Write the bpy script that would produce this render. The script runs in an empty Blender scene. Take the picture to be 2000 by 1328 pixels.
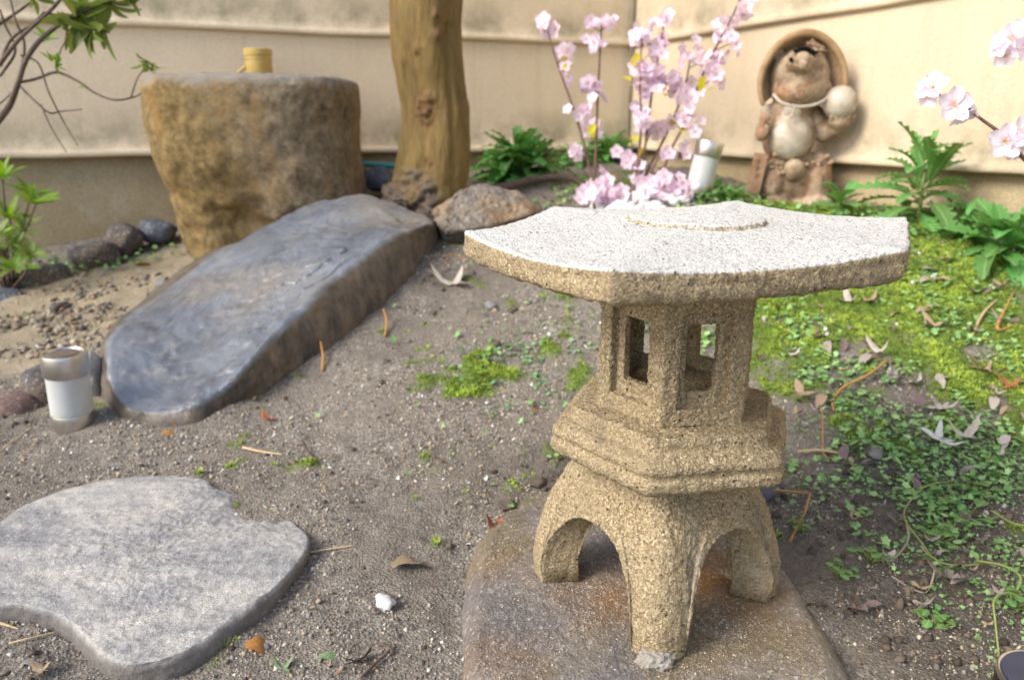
import bpy, bmesh, math, random
import numpy as np
from mathutils import Vector, Matrix, Euler
random.seed(7); RS = np.random.RandomState(11)
R = math.radians; PI = math.pi
sc = bpy.context.scene
COL = sc.collection

# ------------------------------------------------------------------ camera, sky, sun, exposure
F, CX, CY, PITCH, CAMH = 1430.0, 1000.0, 664.0, R(16.8), 0.5
cam_d = bpy.data.cameras.new('camera'); cam = bpy.data.objects.new('camera', cam_d); COL.objects.link(cam)
cam.location = (0, 0, CAMH); cam.rotation_euler = (R(90) - PITCH, 0, 0)
cam_d.sensor_width = 36; cam_d.lens = F / 2000 * 36; cam_d.clip_start = 0.02; cam_d.clip_end = 200
cam_d.dof.use_dof = True; cam_d.dof.focus_distance = 0.66; cam_d.dof.aperture_fstop = 6.3
sc.camera = cam
W = bpy.data.worlds.new('World'); sc.world = W; W.use_nodes = True
wn = W.node_tree; sky = wn.nodes.new('ShaderNodeTexSky'); sky.sky_type = 'NISHITA'; sky.sun_disc = False
SUN_EL, SUN_AZ = R(38), R(-119)          # azimuth measured clockwise from +Y (north)
sky.sun_elevation = SUN_EL; sky.sun_rotation = SUN_AZ; sky.air_density = 1.0; sky.dust_density = 2.0; sky.ozone_density = 1.0
wn.links.new(sky.outputs[0], wn.nodes['Background'].inputs[0]); wn.nodes['Background'].inputs[1].default_value = 0.125
sd = bpy.data.lights.new('sun', 'SUN'); sun = bpy.data.objects.new('sun', sd); COL.objects.link(sun)
sd.energy = 1.5; sd.angle = R(24); sd.color = (1.0, 0.95, 0.87)
dirv = Vector((math.sin(SUN_AZ) * math.cos(SUN_EL), math.cos(SUN_AZ) * math.cos(SUN_EL), math.sin(SUN_EL)))
sun.rotation_euler = dirv.to_track_quat('Z', 'Y').to_euler(); sun.location = dirv * 10
sc.view_settings.view_transform = 'Standard'; sc.view_settings.look = 'None'
sc.view_settings.exposure = 1.25; sc.view_settings.gamma = 1
sc.cycles.max_bounces = 8; sc.cycles.use_denoising = True

# ------------------------------------------------------------------ pixel rays -> places in the world
sP, cP = math.sin(PITCH), math.cos(PITCH)
def ray(px, py):
    u = (px - CX) / F; v = (CY - py) / F
    return np.array([u, cP + v * sP, -sP + v * cP])
def P(px, py, t): r = ray(px, py); return np.array([0, 0, CAMH]) + r * t
def atz(px, py, z): r = ray(px, py); return np.array([0, 0, CAMH]) + r * ((z - CAMH) / r[2])
def aty(px, py, y): r = ray(px, py); return np.array([0, 0, CAMH]) + r * (y / r[1])

# ------------------------------------------------------------------ ground height (thin plate spline)
def tps_fit(pts, lam=1e-4):
    pts = np.asarray(pts, float); n = len(pts); xy = pts[:, :2]
    d = np.hypot(xy[:, None, 0] - xy[None, :, 0], xy[:, None, 1] - xy[None, :, 1])
    K = np.where(d > 0, d * d * np.log(d + 1e-12), 0) + lam * np.eye(n)
    Q = np.c_[np.ones(n), xy]; A = np.block([[K, Q], [Q.T, np.zeros((3, 3))]])
    s = np.linalg.solve(A, np.r_[pts[:, 2], 0, 0, 0]); return xy, s[:n], s[n:]
def tps_eval(fit, x, y):
    xy, w, a = fit; x = np.asarray(x, float); y = np.asarray(y, float)
    out = a[0] + a[1] * x + a[2] * y
    for (cx, cy), wi in zip(xy, w):
        d2 = (x - cx) ** 2 + (y - cy) ** 2; out = out + wi * 0.5 * d2 * np.log(d2 + 1e-12)
    return out
GP = [(-.9,.4,-.02),(0,.4,-.03),(.9,.4,-.02),(-.7,.8,-.01),(-.2,.8,-.015),(.17,.7,-.02),(.64,.81,.02),
 (-1.2,1.1,0),(-.75,1.15,0),(-.3,1.15,.02),(.1,1.15,.04),(.5,1.15,.08),(.9,1.2,.10),(-1.35,1.9,.04),(-1.35,2.15,.06),
 (-1.24,2.28,.09),(-.87,1.82,.075),(-.9,2.15,.11),(-.55,1.5,.06),(-.25,1.6,.135),(-.19,1.84,.19),(-.25,2.1,.225),
 (-.5,2.75,.28),(0,1.3,.07),(0,1.5,.115),(0,1.9,.20),(.02,2.35,.28),(.45,3.1,.33),(.48,1.92,.295),(.2,2.1,.28),
 (.78,2.1,.265),(.95,1.75,.265),(.6,1.38,.155),(.3,1.5,.16),(1.1,1.45,.2),(-1.6,2.2,.065),(1.3,2.0,.28),(.9,2.6,.3),
 (-3,.5,0),(3,.5,.05),(-3,4,.1),(3,4,.3),(0,-2,-.03),(-3,-2,0),(3,-2,0),(0,6,.3)]
GF = tps_fit(GP, 3e-4)

# vectorised value noise
def _h(i, j, k, s):
    n = (i * 374761393 + j * 668265263 + k * 1440662683 + s * 1274126177) & 0xffffffff
    n = ((n ^ (n >> 13)) * 1274126177) & 0xffffffff
    n = ((n ^ (n >> 15)) * 2246822519) & 0xffffffff
    return ((n ^ (n >> 16)) & 0xffffff) / 16777215.0
def vn(p, f, s=0):
    q = np.asarray(p, float) * f; i = np.floor(q).astype(np.int64); t = q - i; t = t * t * (3 - 2 * t)
    a, b, c = i[:, 0], i[:, 1], i[:, 2]; x, y, z = t[:, 0], t[:, 1], t[:, 2]
    def L(u, v, w): return u + (v - u) * w
    r = L(L(L(_h(a,b,c,s), _h(a+1,b,c,s), x), L(_h(a,b+1,c,s), _h(a+1,b+1,c,s), x), y),
          L(L(_h(a,b,c+1,s), _h(a+1,b,c+1,s), x), L(_h(a,b+1,c+1,s), _h(a+1,b+1,c+1,s), x), y), z)
    return r * 2 - 1
def fbm(p, f, o=4, s=0, g=.5):
    r = 0; a = 1
    for k in range(o): r = r + a * vn(p, f, s + k * 17); f *= 2.03; a *= g
    return r
def gh(x, y):
    x = np.atleast_1d(np.asarray(x, float)); y = np.atleast_1d(np.asarray(y, float))
    p = np.c_[x, y, np.zeros(len(x))]
    near = np.clip((3.0 - np.hypot(x, y - 1.5)) / 1.0, 0, 1)
    return tps_eval(GF, np.clip(x, -4, 4), np.clip(y, -3, 7)) + near * (.010 * fbm(p, 5, 3, 3) + .0035 * fbm(p, 32, 3, 5))
def g1(x, y): return float(gh([x], [y])[0])
def G(px, py):
    r = ray(px, py); ts = np.linspace(.4, 4, 900)
    p = np.array([0, 0, CAMH]) + ts[:, None] * r
    d = p[:, 2] - gh(p[:, 0], p[:, 1]); k = int(np.argmax(d < 0)) or 899
    a = d[k-1] / (d[k-1] - d[k] + 1e-9); t = ts[k-1] + a * (ts[k] - ts[k-1])
    q = np.array([0, 0, CAMH]) + t * r; return q

# ------------------------------------------------------------------ mesh helpers
def mesh(name, V, Fc, mat, smooth=True, mi=None, col=None):
    V = np.asarray(V, float); me = bpy.data.meshes.new(name)
    if isinstance(Fc, np.ndarray) and Fc.ndim == 2:
        n, k = Fc.shape; me.vertices.add(len(V)); me.vertices.foreach_set('co', V.astype(np.float32).ravel())
        me.loops.add(n * k); me.loops.foreach_set('vertex_index', Fc.astype(np.int32).ravel())
        me.polygons.add(n); me.polygons.foreach_set('loop_start', np.arange(0, n * k, k, dtype=np.int32))
        me.polygons.foreach_set('loop_total', np.full(n, k, dtype=np.int32)); me.update(calc_edges=True)
    else:
        me.from_pydata(V.tolist(), [], [list(map(int, f)) for f in Fc]); me.update()
    for m in (mat if isinstance(mat, (list, tuple)) else [mat]): me.materials.append(m)
    if smooth: me.polygons.foreach_set('use_smooth', [True] * len(me.polygons))
    if mi is not None: me.polygons.foreach_set('material_index', np.asarray(mi, dtype=np.int32))
    if col is not None:
        a = me.attributes.new('Col', 'FLOAT_COLOR', 'POINT'); c = np.c_[np.asarray(col, float), np.ones(len(V))]
        a.data.foreach_set('color', c.astype(np.float32).ravel())
    return me
def link(name, me, parent=None, loc=None, rot=None, scale=None):
    o = bpy.data.objects.new(name, me); COL.objects.link(o)
    if parent is not None: o.parent = parent
    if loc is not None: o.location = loc
    if rot is not None: o.rotation_euler = rot
    if scale is not None: o.scale = scale if hasattr(scale, '__len__') else (scale,) * 3
    return o
def empty(name, loc=(0,0,0), rot=(0,0,0), label=None, cat=None, group=None):
    o = link(name, None, None, loc, rot); o.empty_display_size = .05
    if label: T(o, label, cat, group)
    return o
def T(o, label, cat, group=None):
    o['label'] = label; o['category'] = cat
    if group: o['group'] = group
    return o
def S(o, kind='structure'): o['kind'] = kind; return o
def at_base(o, base):                      # move a mesh's origin to its base
    base = Vector([float(v) for v in base]); o.data.transform(Matrix.Translation(-base)); o.location = base; return o
def normals(me):
    n = np.empty(len(me.vertices) * 3, np.float32); me.vertex_normals.foreach_get('vector', n); return n.reshape(-1, 3)
def verts(me):
    v = np.empty(len(me.vertices) * 3, np.float32); me.vertices.foreach_get('co', v); return v.reshape(-1, 3).astype(float)
def displace(me, fn):
    v = verts(me); n = normals(me); v = v + n * fn(v, n)[:, None]
    me.vertices.foreach_set('co', v.astype(np.float32).ravel()); me.update()
def grid_faces(m, n, wrap=False, off=0):    # m rings of n points
    i = np.arange(m - 1)[:, None]; j = np.arange(n if wrap else n - 1)[None, :]; j2 = (j + 1) % n
    return (np.stack([i * n + j, i * n + j2, (i + 1) * n + j2, (i + 1) * n + j], -1).reshape(-1, 4) + off)
def crom(pts, n, closed=False):             # Catmull-Rom resample
    p = np.asarray(pts, float); m = len(p)
    if closed: q = np.vstack([p[-1], p, p[0], p[1]]); seg = m
    else: q = np.vstack([2 * p[0] - p[1], p, 2 * p[-1] - p[-2]]); seg = m - 1
    out = []
    for s in (np.arange(n) * seg / n if closed else np.linspace(0, seg - 1e-9, n)):
        i = int(s); t = s - i; a, b, c, d = q[i], q[i+1], q[i+2], q[i+3]
        out.append(.5 * (2*b + (c-a)*t + (2*a-5*b+4*c-d)*t*t + (3*b-a-3*c+d)*t**3))
    return np.array(out)
def tube_data(pts, rad, n=8, res=None, cap=True):
    p = crom(pts, res or (len(pts) * 5)) if len(pts) > 2 else np.linspace(pts[0], pts[-1], res or 4)
    m = len(p); r = np.interp(np.linspace(0, 1, m), np.linspace(0, 1, len(rad)), rad) if hasattr(rad, '__len__') else np.full(m, rad)
    tg = np.gradient(p, axis=0); tg /= np.linalg.norm(tg, axis=1)[:, None] + 1e-12
    up = np.array([0, 0, 1.]) if abs(tg[0][2]) < .9 else np.array([1., 0, 0])
    V = []
    for k in range(m):
        a = np.cross(tg[k], up); a /= np.linalg.norm(a) + 1e-12; b = np.cross(a, tg[k]); up = b
        th = np.arange(n) * 2 * PI / n
        V.append(p[k] + r[k] * (np.cos(th)[:, None] * a + np.sin(th)[:, None] * b))
    V = np.vstack(V); Fq = grid_faces(m, n, True)
    return V, Fq
def tube(name, pts, rad, mat, parent=None, n=8, res=None):
    V, Fq = tube_data(pts, rad, n, res); k = len(V) // n
    fs = [tuple(f) for f in Fq] + [tuple(range(n))[::-1], tuple(range((k-1)*n, k*n))]
    return link(name, mesh(name, V, fs, mat), parent)
def lathe(name, prof, mat, parent=None, n=40, mi=None, loc=None, rot=None):
    prof = np.asarray(prof, float); th = np.arange(n) * 2 * PI / n
    V = np.vstack([np.c_[r * np.cos(th), r * np.sin(th), np.full(n, z)] for r, z in prof])
    Fq = grid_faces(len(prof), n, True)
    fs = [tuple(f) for f in Fq] + [tuple(range(n))[::-1], tuple(range((len(prof)-1)*n, len(prof)*n))]
    me = mesh(name, V, fs, mat); me.set_sharp_from_angle(angle=R(32)); return link(name, me, parent, loc, rot)
def evaluated(o):
    dg = bpy.context.evaluated_depsgraph_get(); me = bpy.data.meshes.new_from_object(o.evaluated_get(dg)); return me

# ------------------------------------------------------------------ materials
class NB:
    def __init__(s, name, rough=.8, spec=.3):
        s.m = bpy.data.materials.new(name); s.m.use_nodes = True; s.t = s.m.node_tree; s.N = s.t.nodes; s.L = s.t.links
        s.b = s.N['Principled BSDF']; s.b.inputs['Roughness'].default_value = rough; s.b.inputs['Specular IOR Level'].default_value = spec
        s.tc = s.N.new('ShaderNodeTexCoord'); s.co = s.tc.outputs['Object']
    def put(s, sock, v):
        if isinstance(v, bpy.types.NodeSocket): s.L.new(v, sock)
        elif isinstance(v, (tuple, list)) and len(v) == 3 and sock.type == 'RGBA': sock.default_value = (*v, 1)
        else: sock.default_value = v
    def noise(s, sc, det=4, ro=.55, vec=None, dist=0):
        n = s.N.new('ShaderNodeTexNoise'); s.put(n.inputs['Vector'], vec or s.co); n.inputs['Scale'].default_value = sc
        n.inputs['Detail'].default_value = det; n.inputs['Roughness'].default_value = ro; n.inputs['Distortion'].default_value = dist; return n.outputs['Fac']
    def vor(s, sc, out='Distance', feat='F1', vec=None, rnd=1):
        n = s.N.new('ShaderNodeTexVoronoi'); n.feature = feat; s.put(n.inputs['Vector'], vec or s.co); n.inputs['Scale'].default_value = sc
        n.inputs['Randomness'].default_value = rnd; return n.outputs[out]
    def mapv(s, scale=(1,1,1), rot=(0,0,0)):
        n = s.N.new('ShaderNodeMapping'); s.L.new(s.co, n.inputs[0]); n.inputs['Scale'].default_value = scale; n.inputs['Rotation'].default_value = rot; return n.outputs[0]
    def ramp(s, f, st, interp='LINEAR'):
        n = s.N.new('ShaderNodeValToRGB'); n.color_ramp.interpolation = interp; e = n.color_ramp.elements
        while len(e) < len(st): e.new(.5)
        for k, (p, c) in enumerate(st):
            e[k].position = p; e[k].color = (*(c if isinstance(c, (tuple, list)) else (c, c, c)), 1)
        s.put(n.inputs[0], f); return n.outputs[0]
    def mix(s, f, a, b, mode='MIX'):
        n = s.N.new('ShaderNodeMix'); n.data_type = 'RGBA'; n.blend_type = mode
        s.put(n.inputs[0], f); s.put(n.inputs[6], a); s.put(n.inputs[7], b); return n.outputs[2]
    def math(s, op, a, b=0., c=None):
        n = s.N.new('ShaderNodeMath'); n.operation = op; s.put(n.inputs[0], a); s.put(n.inputs[1], b)
        if c is not None: s.put(n.inputs[2], c)
        return n.outputs[0]
    def sepx(s, v):
        n = s.N.new('ShaderNodeSeparateXYZ'); s.put(n.inputs[0], v); return n.outputs
    def attr(s, a, out='Color'):
        n = s.N.new('ShaderNodeAttribute'); n.attribute_name = a; return n.outputs[out]
    def rnd(s): return s.N.new('ShaderNodeObjectInfo').outputs['Random']
    def hsv(s, c, h=.5, sa=1, v=1):
        n = s.N.new('ShaderNodeHueSaturation'); s.put(n.inputs['Color'], c); s.put(n.inputs['Hue'], h); s.put(n.inputs['Saturation'], sa); s.put(n.inputs['Value'], v); return n.outputs[0]
    def bump(s, h, st=.5, d=.002, nrm=None):
        n = s.N.new('ShaderNodeBump'); s.put(n.inputs['Height'], h); n.inputs['Strength'].default_value = st; n.inputs['Distance'].default_value = d
        if nrm is not None: s.L.new(nrm, n.inputs['Normal'])
        return n.outputs[0]
    def fin(s, col=None, nrm=None, rough=None, **kw):
        if col is not None: s.put(s.b.inputs['Base Color'], col)
        if nrm is not None: s.L.new(nrm, s.b.inputs['Normal'])
        if rough is not None: s.put(s.b.inputs['Roughness'], rough)
        for k, v in kw.items(): s.put(s.b.inputs[k.replace('_', ' ')], v)
        return s.m

def concrete(name, top=False):
    n = NB(name, .92, .2)
    g = n.ramp(n.vor(540, 'Color'), [(.0, (.045,.032,.02)), (.28, (.19,.14,.08)), (.60, (.40,.31,.18)), (.86, (.62,.51,.33)), (1, (.92,.85,.68))])
    g2 = n.ramp(n.noise(900, 3, .7), [(.3, (.09,.065,.038)), (.5, (.37,.285,.165)), (.75, (.63,.52,.33))])
    c = n.mix(.35, g, g2)
    c = n.mix(n.ramp(n.noise(9, 4, .6), [(.35, 0.), (.7, .55)]), c, (.31,.245,.15))
    c = n.mix(n.ramp(n.noise(17, 6, .75), [(.54, 0.), (.70, .55)]), c, (.13,.115,.085)); c = n.mix(n.ramp(n.noise(6, 6, .7, n.mapv((1, 1, .5))), [(.56, 0.), (.70, .45)]), c, (.47,.43,.35))
    if top:  # weathered roof top, painted paler to carry the overhead sky light
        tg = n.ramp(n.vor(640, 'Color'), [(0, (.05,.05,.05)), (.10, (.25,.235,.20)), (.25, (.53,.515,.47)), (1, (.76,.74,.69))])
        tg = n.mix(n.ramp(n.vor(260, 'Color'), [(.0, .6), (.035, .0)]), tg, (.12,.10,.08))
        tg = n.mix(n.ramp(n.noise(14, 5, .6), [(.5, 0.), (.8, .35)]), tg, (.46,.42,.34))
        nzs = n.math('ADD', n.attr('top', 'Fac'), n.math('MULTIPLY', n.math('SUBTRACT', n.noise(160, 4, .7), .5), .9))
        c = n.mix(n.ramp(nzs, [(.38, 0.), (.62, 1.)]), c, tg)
    h = n.math('ADD', n.math('MULTIPLY', n.vor(430), .8), n.noise(650, 4, .7))
    pit = n.ramp(n.vor(150), [(.08, 0.), (.24, 1.)])
    pm = n.ramp(n.noise(26, 4, .6, n.mapv((1, 1, 3.))), [(.50, 0.), (.58, 1.)])
    pit2 = n.math('MAXIMUM', pit, n.math('SUBTRACT', 1., pm))
    c = n.mix(pit2, n.mix(.75, c, (.07,.05,.03)), c)
    nr = n.bump(h, .9 if not top else .75, .0016); nr = n.bump(pit2, .8, .003, nr)
    return n.fin(c, nr)
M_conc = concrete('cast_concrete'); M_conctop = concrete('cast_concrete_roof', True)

def m_wall(name, base, dark, grime=.4):
    n = NB(name, .9, .15)
    c = n.mix(n.ramp(n.noise(3.5, 6, .65), [(.35, 0.), (.8, .5)]), base, dark)
    c = n.mix(n.ramp(n.noise(1.3, 5, .7, n.mapv((1.2, 1.2, .8))), [(.50, 0.), (.72, grime)]), c, (.42,.385,.30))
    c = n.mix(n.ramp(n.noise(4, 4, .7, n.mapv((3, 3, .35))), [(.53, 0.), (.75, .35)]), c, (.52,.38,.25))
    c = n.mix(n.ramp(n.noise(260, 3, .8), [(.3, .5), (.6, 0.)]), c, (.40,.31,.19))
    # damp grime just above the foot and at the lips of each course
    z = n.sepx(n.tc.outputs['Generated'])[2]
    gr = n.math('MULTIPLY', n.ramp(z, [(0., .0), (.04, .35), (.12, .9), (.42, 0.)]), n.ramp(n.noise(5, 5, .7), [(.42, 0.), (.62, 1.)]))
    c = n.mix(gr, c, (.30,.26,.17))
    h = n.math('ADD', n.noise(150, 5, .75, n.mapv((1, 1, 1.6))), n.math('MULTIPLY', n.noise(45, 3, .6), .8))
    return n.fin(c, n.bump(h, .55, .004))
M_wallL = m_wall('plaster_left', (.80,.67,.485), (.71,.58,.41)); M_wallR = m_wall('plaster_right', (.71,.585,.425), (.63,.51,.36), .3)
def m_found():
    n = NB('foundation_concrete', .92, .15)
    c = n.mix(n.ramp(n.noise(5, 6, .7), [(.3, 0.), (.7, 1.)]), (.37,.285,.165), (.50,.41,.26))
    c = n.mix(n.ramp(n.noise(220, 3, .8), [(.35, .6), (.6, 0.)]), c, (.14,.11,.07))
    c = n.mix(n.ramp(n.noise(9, 5, .7), [(.55, 0.), (.7, .5)]), c, (.48,.42,.32))
    return n.fin(c, n.bump(n.noise(120, 5, .75), .6, .004))
M_found = m_found()

def m_ground():
    n = NB('soil', .9, .3)
    moss = n.attr('moss', 'Fac'); damp = n.attr('damp', 'Fac'); sand = n.attr('sand', 'Fac')
    g = n.ramp(n.vor(330, 'Color'), [(0, (.06,.055,.05)), (.3, (.17,.15,.125)), (.6, (.29,.255,.21)), (.85, (.48,.43,.36)), (1, (.80,.76,.68))])
    g2 = n.ramp(n.vor(170, 'Color'), [(0, (.06,.055,.05)), (.5, (.20,.175,.145)), (.9, (.38,.34,.28)), (1, (.66,.61,.53))])
    c = n.mix(n.ramp(n.noise(60, 3, .6), [(.4, 0.), (.6, 1.)]), g, g2)
    mud = n.mix(n.noise(14, 5, .7), (.175,.145,.115), (.275,.235,.19))
    c = n.mix(n.ramp(n.noise(7, 6, .7), [(.40, .15), (.62, .85)]), c, mud)
    c = n.mix(n.math('MULTIPLY', damp, .9), c, n.mix(.62, c, (.035,.027,.022), 'MIX'))
    sandc = n.mix(n.noise(11, 5, .7), (.34,.275,.17), (.46,.385,.27))
    sandc = n.mix(n.ramp(n.noise(24, 5, .75), [(.52, 0.), (.68, .55)]), sandc, (.22,.20,.09))
    c = n.mix(n.math('MULTIPLY', sand, .85), c, sandc)
    mc = n.ramp(n.noise(130, 5, .75), [(.3, (.05,.07,.02)), (.5, (.13,.20,.03)), (.72, (.30,.39,.07))])
    c = n.mix(moss, c, mc)
    h = n.math('ADD', n.math('MULTIPLY', n.vor(300), 1.), n.math('MULTIPLY', n.noise(90, 6, .75), 2.))
    return n.fin(c, n.bump(h, .8, .004), n.ramp(n.math('MULTIPLY', damp, n.noise(16, 3)), [(.2, .95), (.6, .6)]))
M_ground = m_ground()

def m_attrcol(name, rough=.8, spec=.3, bump=None, trans=0):
    n = NB(name, rough, spec); c = n.attr('Col')
    if bump: c = n.mix(n.ramp(n.noise(bump, 3, .6), [(.3, .35), (.7, 0.)]), c, n.mix(.6, c, (.03,.03,.02)))
    return n.fin(c, n.bump(n.noise(bump, 3), .4, .001) if bump else None)
M_grain = m_attrcol('gravel_grains', .8, .35, 900); M_moss = m_attrcol('moss_tufts', .8, .2); M_cover = m_attrcol('small_leaves', .55, .4)

def m_boulder():
    n = NB('blue_slate', .38, .8)
    side = n.attr('side', 'Fac')
    c = n.mix(n.ramp(n.noise(4, 7, .65, dist=.6), [(.35, 0.), (.65, 1.)]), (.082,.092,.115), (.195,.215,.245))
    c = n.mix(n.ramp(n.noise(3.0, 4, .6, n.mapv((1,1,1),(0,0,.6))), [(.50, 0.), (.66, .62)]), c, (.21,.175,.13))
    c = n.mix(n.ramp(n.noise(9, 8, .8, n.mapv((.8, 2.5, 2)), 2.5), [(.55, 0.), (.60, .35), (.66, 0.)]), c, (.42,.37,.28))
    c = n.mix(n.ramp(n.noise(26, 8, .8), [(.60, 0.), (.76, .55)]), c, (.42,.42,.42))
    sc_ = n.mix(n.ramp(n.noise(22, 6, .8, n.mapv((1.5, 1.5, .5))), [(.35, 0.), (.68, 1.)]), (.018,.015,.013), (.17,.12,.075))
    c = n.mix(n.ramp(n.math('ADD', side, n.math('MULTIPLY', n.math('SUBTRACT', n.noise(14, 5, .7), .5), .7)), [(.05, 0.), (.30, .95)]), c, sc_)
    r = n.math('ADD', n.ramp(n.noise(11, 5, .7), [(.35, .24), (.7, .46)]), n.math('MULTIPLY', side, .4))
    h = n.math('ADD', n.noise(11, 7, .65), n.math('MULTIPLY', n.noise(160, 4, .7), .10))
    nr = n.bump(h, .35, .02); nr = n.bump(n.noise(300, 4, .8), .3, .001, nr)
    return n.fin(c, nr, r)
M_boulder = m_boulder()

RUST = {}
def m_stone(name, stops, fine=300, rough=.85, bl=.8, big=5, patch=None, patchf=3, spec=.3, bd=.004):
    n = NB(name, rough, spec)
    c = n.ramp(n.noise(big, 7, .7, dist=.3), stops)
    if patch: c = n.mix(n.ramp(n.noise(patchf, 5, .65), [(.46, 0.), (.6, .85)]), c, patch)
    if name == 'brown_slab_stone': c = n.mix(n.math('MULTIPLY', n.attr('rust', 'Fac'), n.ramp(n.noise(22, 5, .7), [(.3, .3), (.6, 1.)])), c, (.30,.14,.04))
    sp = n.vor(fine, 'Color')
    c = n.mix(n.ramp(sp, [(.0, .75), (.35, 0.)]), c, n.mix(.65, c, (.02,.02,.02)))
    c = n.mix(n.ramp(sp, [(.72, 0.), (1., .7)]), c, n.mix(.6, c, (.80,.76,.68)))
    h = n.math('ADD', n.noise(fine * .25, 6, .75), n.math('MULTIPLY', n.vor(fine), .25))
    nr = n.bump(h, bl, bd)
    return n.fin(c, nr)
def m_step():
    n = NB('pale_stone', .85, .3); rt = (0, 0, .75)
    f = n.math('ADD', n.math('MULTIPLY', n.noise(9, 7, .7, n.mapv((.8, 1.5, 1), rt), .8), .65), n.math('MULTIPLY', n.noise(30, 6, .75, n.mapv((.7, 1.8, 1), rt)), .35))
    c = n.ramp(f, [(.34, (.16,.165,.175)), (.46, (.30,.295,.29)), (.55, (.42,.40,.365)), (.68, (.56,.52,.46))])
    sp = n.vor(380, 'Color'); c = n.mix(n.ramp(sp, [(.0, .65), (.3, 0.)]), c, n.mix(.6, c, (.03,.03,.03))); c = n.mix(n.ramp(sp, [(.7, 0.), (1., .8)]), c, n.mix(.6, c, (.88,.82,.72)))
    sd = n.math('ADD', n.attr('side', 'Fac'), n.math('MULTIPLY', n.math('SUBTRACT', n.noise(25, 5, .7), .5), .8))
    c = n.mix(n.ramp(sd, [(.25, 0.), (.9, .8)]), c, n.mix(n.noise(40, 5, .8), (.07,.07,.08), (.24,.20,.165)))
    nr = n.bump(n.math('ADD', n.noise(80, 7, .8), n.math('MULTIPLY', n.vor(380), .2)), .8, .004); return n.fin(c, nr)
M_step = m_step()
M_slab = m_stone('brown_slab_stone', [(.3, (.12,.11,.108)), (.5, (.215,.19,.17)), (.75, (.33,.29,.25))], 330, .7, .9, 9, (.19,.15,.085), 5.5, .35, .005)
M_dark = m_stone('dark_lava_stone', [(.3, (.045,.043,.048)), (.7, (.12,.11,.11))], 260, .8, .6, 9, (.12,.085,.06), 6)
M_darkb = m_stone('dark_blue_stone', [(.3, (.05,.055,.075)), (.7, (.12,.135,.17))], 260, .7, .5, 9)
M_redst = m_stone('reddish_stone', [(.3, (.10,.06,.05)), (.7, (.22,.14,.12))], 260, .85, .8, 12)
M_greyst = m_stone('grey_stone', [(.3, (.22,.22,.22)), (.7, (.45,.44,.42))], 260, .8, .8, 12)
M_brownst = m_stone('brown_rock', [(.3, (.15,.13,.11)), (.55, (.28,.24,.195)), (.8, (.44,.40,.34))], 200, .7, .9, 9, (.33,.21,.11), 7, .4, .012)
M_white = m_stone('white_pebble', [(.3, (.56,.55,.53)), (.7, (.76,.75,.73))], 200, .6, .2, 12)
def m_basin():
    n = NB('basin_stone', .8, .3)
    x, y, z = n.sepx(n.co)
    olive = n.mix(n.ramp(n.noise(30, 7, .8), [(.36, 0.), (.62, 1.)]), (.10,.068,.026), (.35,.245,.105))
    grey = n.mix(n.ramp(n.noise(32, 7, .8), [(.36, 0.), (.62, 1.)]), (.085,.065,.042), (.32,.25,.16))
    m = n.ramp(n.math('ADD', n.math('MULTIPLY', x, 1.6), n.math('MULTIPLY', n.noise(4, 5, .65), 1.0)), [(.42, 0.), (.66, 1.)])
    c = n.mix(m, olive, grey)
    rust = n.math('MULTIPLY', n.ramp(n.noise(5, 5, .7, n.mapv((1.6, 1.6, .45))), [(.52, 0.), (.68, 1.)]), .45)
    c = n.mix(rust, c, (.40,.20,.045))
    tz = n.ramp(n.math('ADD', z, n.math('MULTIPLY', n.math('SUBTRACT', n.noise(12, 5, .7), .5), .07)), [(.500, 0.), (.528, 1.)])
    c = n.mix(tz, c, n.mix(n.noise(50, 5, .8), (.19,.165,.135), (.36,.325,.275)))
    h = n.math('ADD', n.noise(70, 6, .8), n.math('MULTIPLY', n.noise(16, 4, .6), 1.2))
    return n.fin(c, n.bump(h, .75, .008))
M_basin = m_basin()
def m_bark():
    n = NB('smooth_bark', .7, .3)
    mp = n.mapv((1, 1, .22))
    c = n.mix(n.ramp(n.math('ADD', n.math('MULTIPLY', n.noise(14, 6, .7, mp, .8), .6), n.math('MULTIPLY', n.noise(60, 5, .8, mp), .4)), [(.38, 0.), (.62, 1.)]), (.095,.06,.018), (.235,.155,.05))
    c = n.mix(n.ramp(n.noise(6, 5, .7), [(.52, 0.), (.7, .6)]), c, (.13,.11,.045))
    k = n.attr('knot', 'Fac'); rt = n.attr('root', 'Fac')
    c = n.mix(k, c, n.mix(n.noise(60, 4, .7), (.03,.018,.01), (.24,.12,.045)))
    c = n.mix(rt, c, n.mix(n.noise(55, 6, .8, n.mapv((2.2, 2.2, .7))), (.03,.025,.02), (.24,.18,.13)))
    h = n.math('ADD', n.noise(60, 6, .7, n.mapv((1.6, 1.6, .25)), .5), n.math('MULTIPLY', n.math('ADD', rt, k), n.noise(45, 5, .8)))
    return n.fin(c, n.bump(h, .8, .006))
M_bark = m_bark()
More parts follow.
